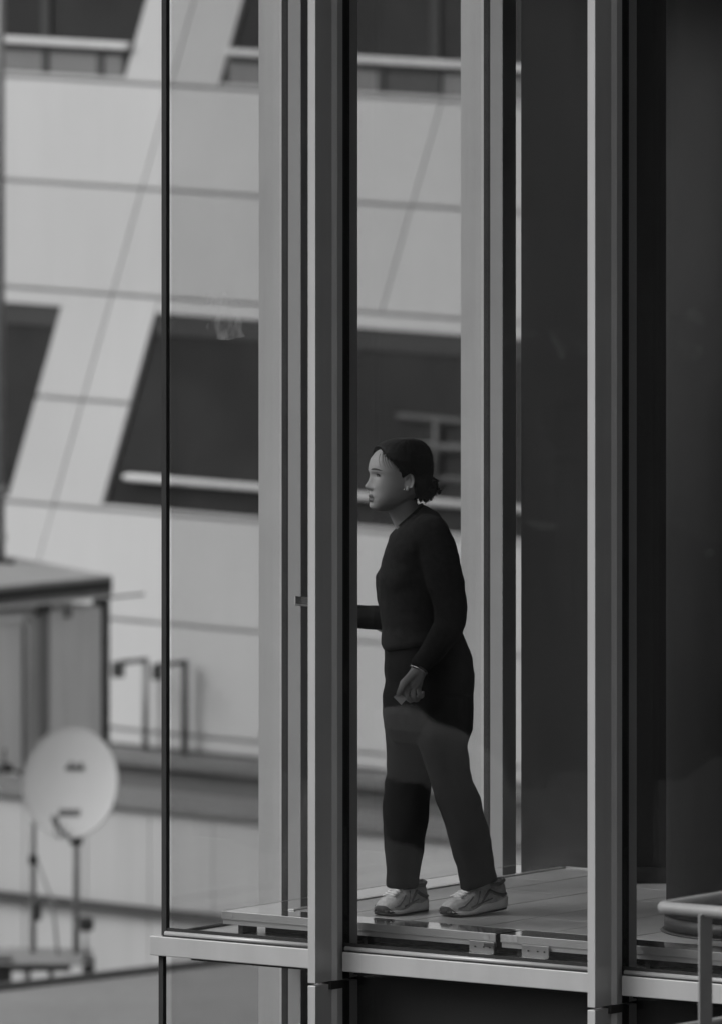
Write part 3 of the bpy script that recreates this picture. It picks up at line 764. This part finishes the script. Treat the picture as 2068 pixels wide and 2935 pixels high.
# --- head
YHD = 53.04; PSI = R(19); PIT = R(1)
HO = P(1146, 1372, YHD)
_f = Vector((-math.cos(PSI), -math.sin(PSI), 0)); _l = Vector((math.sin(PSI), -math.cos(PSI), 0)); _u = Vector((0, 0, 1))
HF = (_f * math.cos(PIT) - _u * math.sin(PIT)); HU = (_u * math.cos(PIT) + _f * math.sin(PIT)); HLt = _l
def HP(f, l, z): return HO + HF * f + HLt * l + HU * z
def HLoc(p): d = Vector(p) - HO; return d.dot(HF), d.dot(HLt), d.dot(HU)
TF = [(-.106, .075), (-.102, .092), (-.094, .1025), (-.08, .1075), (-.065, .1085), (-.05, .1075), (-.03, .1035), (0, .102), (.015, .1035), (.03, .1075), (.05, .1065), (.07, .100), (.09, .084), (.105, .062), (.115, .038), (.122, .0)]
TBk = [(-.104, -.045), (-.100, -.03), (-.092, -.008), (-.08, .022), (-.065, .05), (-.05, .070), (-.03, .087), (0, .097), (.03, .101), (.05, .101), (.07, .099), (.09, .092), (.105, .080), (.115, .062), (.122, .035)]
TW = [(-.104, .014), (-.100, .024), (-.092, .036), (-.08, .048), (-.065, .0575), (-.05, .0635), (-.03, .0690), (0, .0735), (.03, .0755), (.05, .0755), (.07, .0735), (.09, .0675), (.105, .0565), (.115, .0425), (.122, .02)]
NZ_ = [(-.034, 0), (-.0305, .010), (-.026, .0215), (-.0195, .0255), (-.013, .0215), (-.004, .0140), (.006, .0085), (.014, .005), (.022, .003), (.03, 0)]
NS_ = [(-.034, .016), (-.026, .0138), (-.018, .0115), (-.008, .0082), (.02, .0075)]
def g(x, s_): return math.exp(-(x / s_) ** 2)
def head_pt(th, z, off=0.0, feat=True):
    Fr, Bk, W = lerp_tab(TF, z), lerp_tab(TBk, z), lerp_tab(TW, z)
    c, a = (Fr - Bk) / 2, (Fr + Bk) / 2
    co, si = math.cos(th), math.sin(th)
    ef = .78 if co > 0 else 1.0
    f = c + (a + off) * math.copysign(abs(co) ** ef, co); l = (W + off) * si * (1 if co < 0 else abs(si) ** -.08 if abs(si) > .05 else 1)
    if feat and co > 0:
        w_ = min(1, co * 2)
        f += w_ * lerp_tab(NZ_, z) * g(l, lerp_tab(NS_, z))
        f += w_ * .0045 * g(z + .0265, .0055) * (g(l - .0135, .006) + g(l + .0135, .006))          # nostril wings
        f += w_ * (.0068 * g(z + .0535, .0052) + .0062 * g(z + .067, .0058)) * g(l, .020)
        f -= w_ * .0045 * g(z + .0602, .0026) * g(l, .024)
        f -= w_ * .003 * g(z + .0765, .005) * g(l, .022)
        f += w_ * .0065 * g(z + .09, .011) * g(l, .020)
        for s_ in (-1, 1):
            f -= w_ * .0095 * g(l - s_ * .032, .014) * g(z - .0175, .0085)
            f += w_ * .0035 * g(l - s_ * .032, .010) * g(z - .017, .0055)
            f += w_ * .003 * g(l - s_ * .030, .022) * g(z - .034, .006)
            f += w_ * .004 * g(l - s_ * .042, .018) * g(z + .018, .018)
    return f, l, z
NA = 96
zsl = [-.1065 + i * (.122 + .1065) / 75 for i in range(76)]
rings = [[HP(*head_pt(2 * math.pi * j / NA, z)) for j in range(NA)] for z in zsl]
body_parts = [loftv(rings)]
# ears
for s_ in (1, -1):
    ec = Vector((-.005, s_ * .0765, -.006))
    def EP(a, b, c): # a along forward, b outward, c up
        fa = a * math.cos(R(25)) ; ou = b - a * math.sin(R(25)) * 1.0
        return HP(ec.x + fa - c * .12, ec.y + s_ * (ou), ec.z + c)
    body_parts.append(ellipsoidv(EP(0, 0, 0), [EP(.0135, 0, 0) - EP(0, 0, 0), EP(0, .0045, 0) - EP(0, 0, 0), EP(0, 0, .0245) - EP(0, 0, 0)], 18, 12))
    rim = [EP(.0138 * math.cos(a), .0055, .0255 * math.sin(a) + .001) for a in [R(20 + i * 18) for i in range(13)]]
    body_parts.append(tubev(rim, .0036, 8))
    body_parts.append(ellipsoidv(EP(.004, .004, -.024), [Vector((.007, 0, 0)), Vector((0, .005, 0)), Vector((0, 0, .008))], 12, 8))
# neck, trunk, limbs
body_parts.append(chain([(1140, 1405, YHD, .045), (1150, 1440, 53.05, .050), (1163, 1474, 53.06, .0515), (1184, 1508, YP, .056), (1200, 1545, YP, .075)], n=24))
body_parts.append(chain([(1205, 1560, YP, .09), (1200, 1660, YP, .10), (1202, 1760, YP, .09), (1215, 1850, YP, .10), (1225, 1935, YP, .10)], n=24))
for dY in (-.1, .1): body_parts.append(chain([(1195, 1545, YP, .06), (1215, 1545, YP + dY, .05)]))
body_parts.append(chain([(1240, 1540, 52.92, .048), (1296, 1768, 52.89, .036), (1250, 1845, 52.865, .033), (1203, 1912, 52.84, .0235)]))
body_parts.append(chain([(1190, 1545, 53.22, .048), (1150, 1782, 53.26, .034), (1060, 1768, 53.255, .031), (962, 1748, 53.25, .0225)]))
body_parts.append(chain([(1185, 1960, 53.13, .075), (1172, 2250, 53.14, .048), (1160, 2480, 53.13, .036), (1172, 2560, 53.14, .032), (1172, 2590, 53.14, .03)]))
body_parts.append(chain([(1265, 1960, 53.01, .075), (1296, 2250, 52.99, .048), (1358, 2480, 53.06, .036), (1386, 2560, 53.11, .032), (1390, 2588, 53.11, .03)]))
# near hand, loosely closed
W_ = (1203, 1915, 52.84)
kn = {'i': (1154, 1958, 52.812), 'm': (1168, 1968, 52.816), 'r': (1184, 1972, 52.832), 'p': (1199, 1968, 52.856)}
for k_, r_ in (('i', .0125), ('m', .0135), ('r', .0135), ('p', .012)):
    body_parts.append(chain([(W_[0] + (kn[k_][0] - 1176) * .35, W_[1], W_[2], .019), ((W_[0] + kn[k_][0]) / 2, (W_[1] + kn[k_][1]) / 2 + 1, (W_[2] + kn[k_][2]) / 2 - .004, .0165), (*kn[k_], r_ - .001)], n=12))
body_parts.append(chain([(1203, 1916, 52.838, .021), (1188, 1938, 52.826, .022), (1176, 1958, 52.822, .018)], n=14)); body_parts.append(chain([(1206, 1918, 52.84, .020), (1196, 1942, 52.834, .021), (1190, 1960, 52.832, .017)], n=14))
def finger(pts): body_parts.append(chain(pts, sub=4, n=12))
finger([(*kn['i'], .0105), (1147, 1982, 52.800, .0096), (1158, 1997, 52.818, .0086), (1170, 1993, 52.842, .0075)])
finger([(*kn['m'], .0108), (1164, 1995, 52.803, .0098), (1176, 2008, 52.824, .0088), (1187, 1999, 52.850, .0076)])
finger([(*kn['r'], .0104), (1184, 1997, 52.818, .0094), (1193, 2007, 52.842, .0084), (1201, 1996, 52.866, .0073)])
finger([(*kn['p'], .0092), (1201, 1989, 52.846, .0084), (1207, 1997, 52.866, .0075), (1211, 1986, 52.886, .0066)])
finger([(1186, 1930, 52.815, .017), (1163, 1951, 52.788, .0125), (1149, 1972, 52.777, .0100), (1141, 1990, 52.785, .0084)])
# far hand under the phone
for i, dy in enumerate((-.03, -.01, .01, .03)):
    finger([(960, 1750, 53.25 + dy * .6, .018), (925, 1752, 53.25 + dy, .012), (905, 1754, 53.25 + dy * 1.2, .009), (893, 1744, 53.25 + dy * 1.2, .0078)])
finger([(950, 1738, 53.225, .016), (925, 1724, 53.208, .0105), (905, 1717, 53.215, .0085)])
V, Fc = merge(body_parts)
bm_ = remeshed('person', V, Fc, .0030, 3, .45)
pe = bpy.data.objects.new('person', bm_); COL.objects.link(pe)
bm_.materials.append(M['skin']); bm_.materials.append(M['lip'])
for p_ in bm_.polygons:
    f, l, z = HLoc(p_.center)
    if f > .088 and -.0735 < z < -.0475 and abs(l) < .027 - abs(z + .0605) * .7: p_.material_index = 1
tag(pe, 'woman in black knit top and trousers striding left behind the glass, holding a phone', 'person')
def child(name, V, Fc, m, par=None, smooth=True):
    return mesh(name, V, Fc, m, par or pe, smooth=smooth)
def wrinkle(me, amp, sx, sz):
    me.update()
    nn = [v.normal.copy() for v in me.vertices]
    for v, n_ in zip(me.vertices, nn):
        q = Vector((v.co.x * sx, v.co.y * sx, v.co.z * sz))
        v.co += n_ * (amp * (noise.noise(q) + .5 * noise.noise(q * 2.3)))
def wear(name, parts, m, voxel=.005, smooth_it=6, amp=.004, sx=9, sz=16):
    V, Fc = merge(parts); me = remeshed(name, V, Fc, voxel, smooth_it); wrinkle(me, amp, sx, sz)
    me.materials.append(m); o = bpy.data.objects.new(name, me); return link(o, pe)
# eyes, brows
for s_ in (1, -1):
    f0 = head_pt(math.asin(min(1, .032 / .0745)), .0175)[0]
    c = HP(f0 - .0068, s_ * .0325, .0175)
    e = child('eye', *ellipsoidv(c, [HF * .0105, HLt * .0125, HU * .0052], 16, 10), M['eye'])
    child('iris', *ellipsoidv(c + HF * .0062, [HF * .0048, HLt * .0062, HU * .0052], 14, 8), M['iris'], e)
    child('eyelash', *tubev([HP(f0 + .0030 - abs(t) * .0035, s_ * (.0325 + t * .0135), .0218 - t * t * .0035) for t in (-1, -.5, 0, .5, 1)], [.0014, .0027, .0032, .0031, .0019], 6), M['brow2'])
    br = []
    for t in (-1, -.6, -.2, .2, .6, 1):
        l = s_ * (.034 + t * .021); th = math.asin(min(.95, abs(l) / .0755))
        ff = head_pt(th, .036 + (.003 if t < .5 else 0) - .002 * t * t)[0]
        br.append(HP(ff - .0002, l, .036 + .0035 * (1 - t * t) - .001 * t))
    child('eyebrow', *tubev(br, [.0018, .0032, .0038, .0036, .0028, .0012], 6), M['brow'])
ea = HP(-.022, .0835, -.0365)
child('earring', *ellipsoidv(P(1158, 1403.5, YHD - .083), [Vector((.0035, 0, 0)), Vector((0, .003, 0)), Vector((0, 0, .0028))], 12, 8), M['silver'])
# hair: a shell over the skull that sinks under the skin at the hairline, a loose low knot and stray wisps
TH = [(-.044, -.13), (-.038, -.062), (-.031, -.027), (-.024, .004), (-.012, .0165), (.004, .010), (.013, .001), (.021, .018), (.034, .040), (.0718, .0894), (.0835, .100), (.105, .104)]
def hmask(f, l, z):
    zb_ = lerp_tab(TH, f + .010 * g(l, .03)) if f > -.044 else -.13
    if f < -.035 and z < -.07: zb_ = max(zb_, -.088)
    x = (z - zb_) / .016
    x = max(0, min(1, x)); return x * x * (3 - 2 * x)
hr = []
zh = [-.1 + i * (.1219 + .1) / 70 for i in range(71)]
for z in zh:
    rw = []
    for j in range(NA):
        th = 2 * math.pi * j / NA
        f, l, _ = head_pt(th, z, 0, False)
        k_ = hmask(f, l, z)
        comb = (.0012 * math.sin(j * 2.1 + z * 60) + .0016 * noise.noise(Vector((math.cos(th) * 9, math.sin(th) * 9, z * 14)))) * k_
        f2, l2, _ = head_pt(th, z, -.005 + (.018 + comb) * k_, False)
        z2 = z + max(0, z - .07) * .26 * k_
        rw.append(HP(f2, l2, z2))
    hr.append(rw)
hparts = [loftv(hr)]
bc = P(1210, 1396, YHD + .01)
hparts.append(ellipsoidv(P(1202, 1378, YHD), [Vector((.044, 0, 0)), Vector((0, .064, 0)), Vector((0, 0, .056))], 20, 14))
hparts.append(ellipsoidv(bc, [Vector((.046, 0, 0)), Vector((0, .056, 0)), Vector((-.008, 0, .046))], 20, 14))
rnd = random.Random(3)
for i in range(46):                                # curls of the loose knot
    a0 = rnd.uniform(0, 2 * math.pi); el = rnd.uniform(-1.0, .9); r0 = rnd.uniform(.038, .055); tw = rnd.uniform(-1.6, 1.6); pts = []
    for t in range(7):
        q = t / 6; aa = a0 + tw * q; ee = el + rnd.uniform(-.3, .3) * q
        rr0 = r0 * (1 + .12 * math.sin(q * 6 + i))
        pts.append(bc + Vector((math.cos(aa) * math.cos(ee) * rr0 + .004, math.sin(aa) * math.cos(ee) * rr0, math.sin(ee) * rr0 * 1.05 - q * .004)))
    hparts.append(tubev(pts, [.0022, .0036, .0042, .0042, .0038, .003, .0014], 6))
for i in range(60):                                # short curling ends round the knot
    an = rnd.uniform(-1.9, .75); yy = rnd.uniform(-.035, .035)
    b_ = bc + Vector((.043 * math.cos(an), yy, .043 * math.sin(an)))
    d_ = Vector((math.cos(an), rnd.uniform(-.4, .4), math.sin(an))).normalized() * rnd.uniform(.004, .010); sd2 = Vector((-d_.z, 0, d_.x)) * rnd.uniform(-1, 1)
    hparts.append(tubev([b_ - d_, b_ + d_ * .5, b_ + d_ + sd2 * .6, b_ + d_ * 1.15 + sd2 * 1.3], [.003, .0026, .0018, .0006], 6))
for i in range(90):                                # fine strands combed back from the hairline, a few falling at the temple
    k_ = i / 89; th0 = .35 + 1.05 * k_; sd_ = 1 if i % 2 else -1
    f0_, l0_, z0_ = None, None, None
    for q in range(60):                            # walk down the temple until the hairline
        z = .115 - q * .002
        f, l, _ = head_pt(th0 * sd_, z, 0, False)
        if hmask(f, l, z) < .3: break
    z += rnd.uniform(-.006, .004); pts = []
    fall = i % 5 == 0 and k_ < .75
    for t in range(7):
        tt = th0 * sd_ + sd_ * t * (.10 if not fall else .05); zz = z + (t * .0035 if not fall else -t * .007) - (.0012 * t * t if not fall else 0)
        f, l, _ = head_pt(tt, max(-.1, min(.12, zz)), (.0015 + .0025 * t if not fall else .002), False)
        pts.append(HP(f, l, zz + max(0, zz - .07) * .26 * min(1, t / 3)))
    hparts.append(tubev(pts, [.0004, .001, .0014, .0016, .0016, .0014, .0005] if not fall else [.0009, .0008, .0007, .0006, .0005, .0004, .0002], 5))
for i in range(26):                                # fly-away strands along the crown
    th = rnd.uniform(2.0, 4.3); z = rnd.uniform(.02, .115); pts = []
    for t in range(5):
        f, l, _ = head_pt(th + t * .09, z - t * .012, .0145 + .002 * math.sin(t * 2 + i), False)
        pts.append(HP(f, l, z - t * .012 + max(0, z - t * .012 - .07) * .26))
    hparts.append(tubev(pts, [.0006, .0012, .0013, .0012, .0006], 5))
V, Fc = merge(hparts); child('hair', V, Fc, M['hair'])
# sweater
sw = []
for (Fp, Bp, hd) in (((1141, 1503), (1206, 1446), .062), ((1130, 1518), (1228, 1455), .105), ((1114, 1537), (1256, 1472), .150), ((1106, 1560), (1280, 1505), .180), ((1100, 1582), (1298, 1542), .190),
                     ((1092, 1620), (1312, 1597), .187), ((1076, 1650), (1318, 1637), .18), ((1073, 1670), (1320, 1667), .175), ((1078, 1712), (1318, 1710), .165), ((1084, 1748), (1314, 1750), .16),
                     ((1092, 1805), (1312, 1788), .16), ((1091, 1848), (1322, 1808), .168), ((1098, 1862), (1322, 1818), .165)):
    sw.append(ring(Fp, Bp, hd))
sparts = [loftv(sw),
    chain([(1228, 1528, 52.935, .066), (1262, 1620, 52.905, .066), (1292, 1765, 52.885, .056), (1252, 1846, 52.862, .046), (1208, 1904, 52.842, .0355)], n=20),
    chain([(1185, 1540, 53.21, .066), (1160, 1660, 53.25, .062), (1140, 1775, 53.262, .050), (1085, 1771, 53.258, .041), (1022, 1766, 53.254, .0385), (972, 1752, 53.25, .031)], n=20)]
swo = wear('sweater', sparts, M['knit'], .005, 4, .0050, 9, 15)
nk = ring((1139, 1508), (1208, 1447), .0635, n=40)
child('collar_rib', *tubev(nk + [nk[0]], .0052, 8), M['knit'], swo)
cf = P(1205, 1909, 52.842)
# trousers
tr = [loftv([ring(*x) for x in (((1103, 1825), (1318, 1795), .14), ((1101, 1870), (1340, 1855), .160), ((1099, 1905), (1352, 1890), .172), ((1104, 1950), (1358, 1934), .178), ((1096, 1990), (1355, 1987), .178), ((1098, 2035), (1356, 2032), .172), ((1101, 2085), (1353, 2086), .15), ((1125, 2125), (1325, 2120), .10))])]
tr.append(loftv([ring(Fp, Bp, hd, Yc) for Fp, Bp, hd, Yc in (((1101, 1990), (1245, 1990), .09, 53.13), ((1102, 2121), (1240, 2110), .092, 53.14), ((1109, 2215), (1238, 2215), .086, 53.14), ((1100, 2252), (1234, 2252), .084, 53.14), ((1095, 2303), (1229, 2305), .082, 53.14),
    ((1097, 2402), (1219, 2392), .078, 53.135), ((1103, 2470), (1208, 2462), .072, 53.135), ((1107, 2543), (1197, 2545), .066, 53.135))]))
tr.append(loftv([ring(Fp, Bp, hd, Yc) for Fp, Bp, hd, Yc in (((1170, 1990), (1354, 1990), .10, 53.0), ((1185, 2092), (1354, 2092), .10, 52.99), ((1202, 2150), (1340, 2136), .097, 52.985), ((1222, 2215), (1345, 2208), .092, 52.99), ((1234, 2250), (1352, 2240), .091, 52.99), ((1246, 2287), (1374, 2285), .089, 53.0),
    ((1262, 2335), (1388, 2335), .086, 53.01), ((1288, 2417), (1408, 2412), .081, 53.04), ((1305, 2484), (1417, 2482), .076, 53.07), ((1317, 2556), (1425, 2524), .072, 53.09))]))
wear('trousers', tr, M['trouser'], .005, 3, .0048, 11, 11)
# bracelet
bp_ = P(1201, 1917, 52.84); ba = (P(1176, 1962, 52.82) - bp_).normalized(); b1_ = ba.orthogonal().normalized(); b2_ = ba.cross(b1_)
for k_ in (0, .0065):
    c_ = bp_ + ba * (k_ + .001)
    child('bracelet', *tubev([c_ + (b1_ * math.cos(2 * math.pi * i / 28) + b2_ * math.sin(2 * math.pi * i / 28)) * .0305 for i in range(29)], .0022, 6), M['strap'] if k_ == 0 else M['silver'])
# sneakers
def sneaker(toe, heel, lift, lab):
    Ln = (heel - toe).length; ex = (heel - toe).normalized(); ey = Vector((-ex.y, ex.x, 0))
    def SP_(x, y, z): return toe + ex * (x * Ln) + ey * y + Vector((0, 0, z + lift * max(0, x - .35)))
    TWd = [(0, .020), (.03, .032), (.1, .043), (.22, .049), (.35, .0485), (.5, .042), (.65, .038), (.8, .0385), (.92, .034), (.975, .026), (1, .016)]
    THt = [(0, .036), (.04, .046), (.12, .056), (.22, .064), (.32, .075), (.42, .09), (.5, .102), (.6, .106), (.72, .098), (.85, .096), (.95, .100), (1, .088)]
    TSo = [(0, .018), (.06, .016), (.2, .020), (.42, .026), (.55, .032), (.8, .036), (1, .040)]
    st_ = [0, .015, .04, .08, .14, .22, .3, .38, .46, .54, .62, .7, .78, .86, .92, .96, .985, 1]
    def sec(x):
        w_, h_, z0 = lerp_tab(TWd, x), lerp_tab(THt, x), lerp_tab(TSo, x) - .004; out = []
        for j in range(22):
            a = math.pi * j / 21; co, si = math.cos(a), math.sin(a)
            pinch = 1 - .25 * max(0, x - .35) * si
            out.append(SP_(x, w_ * math.copysign(abs(co) ** .75, co) * pinch, z0 + (h_ - z0) * si ** .8))
        return out
    V, Fc = loftv([sec(x) for x in st_])
    up = mesh('sneaker', V, Fc, M['upper'], pe, smooth=True); up['label'] = lab
    # midsole with a wavy top edge
    rings_ = []
    for x in [0, .01, .03, .07, .12, .2, .28, .36, .44, .52, .6, .68, .76, .84, .9, .95, .98, 1.0]:
        w_ = lerp_tab(TWd, x) + .0045; zt_ = lerp_tab(TSo, x) + .003 * math.sin(x * 15); xx = -.012 if x == 0 else (1.018 if x == 1 else x)
        zb0 = .006 + .010 * max(0, .14 - x) / .14
        rings_.append([SP_(xx, w_ * .92, zb0), SP_(xx, w_ * 1.02, zb0 + .006), SP_(xx, w_, zt_ - .003), SP_(xx, w_ * .93, zt_), SP_(xx, -w_ * .93, zt_), SP_(xx, -w_, zt_ - .003), SP_(xx, -w_ * 1.02, zb0 + .006), SP_(xx, -w_ * .92, zb0)])
    V, Fc = loftv(rings_); mesh('midsole', V, Fc, M['sole'], up, smooth=True)
    rings_ = []
    for x in [0, .02, .06, .12, .2, .3, .4, .5, .6, .7, .8, .9, .96, 1.0]:
        w_ = lerp_tab(TWd, x) + .003; xx = -.008 if x == 0 else x; zz = .008 * max(0, .12 - x) / .12
        rings_.append([SP_(xx, w_, .0005 + zz), SP_(xx, w_, .0065 + zz), SP_(xx, -w_, .0065 + zz), SP_(xx, -w_, .0005 + zz)])
    V, Fc = loftv(rings_); mesh('outsole', V, Fc, M['outsole'], up)
    # dark toe bumper
    rings_ = []
    for x, k2 in ((-.016, .5), (-.008, .8), (.015, 1.0), (.05, 1.0), (.085, .98)):
        xc = max(0, x); w_ = (lerp_tab(TWd, xc) + .0062) * k2; zt_ = .036 - .20 * max(0, x)
        rings_.append([SP_(x, w_, .012), SP_(x, w_ * .97, zt_ - .006), SP_(x, w_ * .7, zt_), SP_(x, -w_ * .7, zt_), SP_(x, -w_ * .97, zt_ - .006), SP_(x, -w_, .012)])
    V, Fc = loftv(rings_); mesh('toe_cap', V, Fc, M['outsole'], up, smooth=True)
    # heel counter and side overlay
    for s_ in (1, -1):
        pts = []
        for x, zz in ((.50, .040), (.58, .060), (.66, .074), (.76, .060), (.88, .050), (.97, .052)):
            pts.append(SP_(x, s_ * (lerp_tab(TWd, x) * .99 - max(0, zz - .05) * .12), zz))
        mesh('overlay', *tubev(pts, [.003, .005, .006, .006, .006, .004], 8), M['upper2'], up, smooth=True)
    for s_ in (1, -1):
        for pth, rr_ in ((((.10, .030), (.2, .036), (.3, .050), (.36, .066)), .0028), (((.40, .034), (.46, .056), (.50, .078)), .0028), (((.30, .030), (.42, .036), (.55, .040), (.7, .046)), .0030)):
            pts = [SP_(x, s_ * (lerp_tab(TWd, x) * (1.0 - max(0, zz - .03) * 7.5 * (.55 if x > .35 else 1.0))), zz) for x, zz in pth]
            mesh('overlay', *tubev(pts, rr_, 6), M['upper2'], up, smooth=True)
    mesh('collar', *tubev([SP_(x, y, z) for x, y, z in ((.55, .024, .100), (.7, .031, .092), (.85, .031, .090), (.95, .020, .097), (.985, 0, .101), (.95, -.020, .097), (.85, -.031, .090), (.7, -.031, .092), (.55, -.024, .100))], .006, 8), M['upper2'], up, smooth=True)
    # tongue and laces
    V, Fc = loftv([[SP_(x, y, lerp_tab(THt, x) + .004 - abs(y) * .1 + dz) for y, dz in ((-.017, 0), (0, .003), (.017, 0), (.017, -.006), (0, -.006), (-.017, -.006))] for x in (.2, .28, .38, .48, .56)])
    mesh('tongue', V, Fc, M['lace'], up, smooth=True)
    for i in range(5):
        x = .21 + i * .058; dx = .028
        for s_ in (1, -1):
            pts = [SP_(x + dx * t * s_, y, lerp_tab(THt, x) + .0075 - (abs(y) / .03) ** 2 * .008) for t, y in ((-.5, -.027), (-.25, -.013), (0, 0), (.25, .013), (.5, .027))]
            mesh('lace', *tubev(pts, .0034, 6), M['lace'], up, smooth=True)
    return up
t1_ = Vector((.281, 52.999, .0005)); h1_ = Vector((.480, 53.159, .0005))
t2_ = Vector((.067, 53.022, .0005)); h2_ = Vector((.210, 53.200, .0005))
sneaker(t1_, h1_, .02, 'trailing grey running shoe'); sneaker(t2_, h2_, .0, 'leading grey running shoe')
# phone in the far hand, slip of paper in the near one
sm = empty('smartphone', P(900, 1730, 53.25)); tag(sm, 'thin dark smartphone held out flat, its end showing beside the pale fin', 'phone')
pa = P(844, 1722, 53.25); pbv = P(968, 1736, 53.25); ax = (pbv - pa); lx = ax.length; ax.normalize(); wy = Vector((0, 1, .30)).normalized(); nz_ = ax.cross(wy); nz_ = nz_ if nz_.z > 0 else -nz_
def PH(a, b, c): return pa + ax * a + wy * b + nz_ * c
box('body', PH, 0, lx, -.036, .036, -.004, .0035, M['profile'], sm, bevel=.003)
box('screen', PH, .003, lx - .003, -.033, .033, .0036, .0044, M['phone'], sm)
pv = [P(1127, 1998, 52.785), P(1140, 1987, 52.782), P(1166, 2002, 52.80), P(1149, 2021, 52.795)]
pt = mesh('paper_slip', pv + [v + Vector((0, .0012, 0)) for v in pv], BF, M['paper']); tag(pt, 'small pale paper slip pinched in the lowered hand', 'paper')
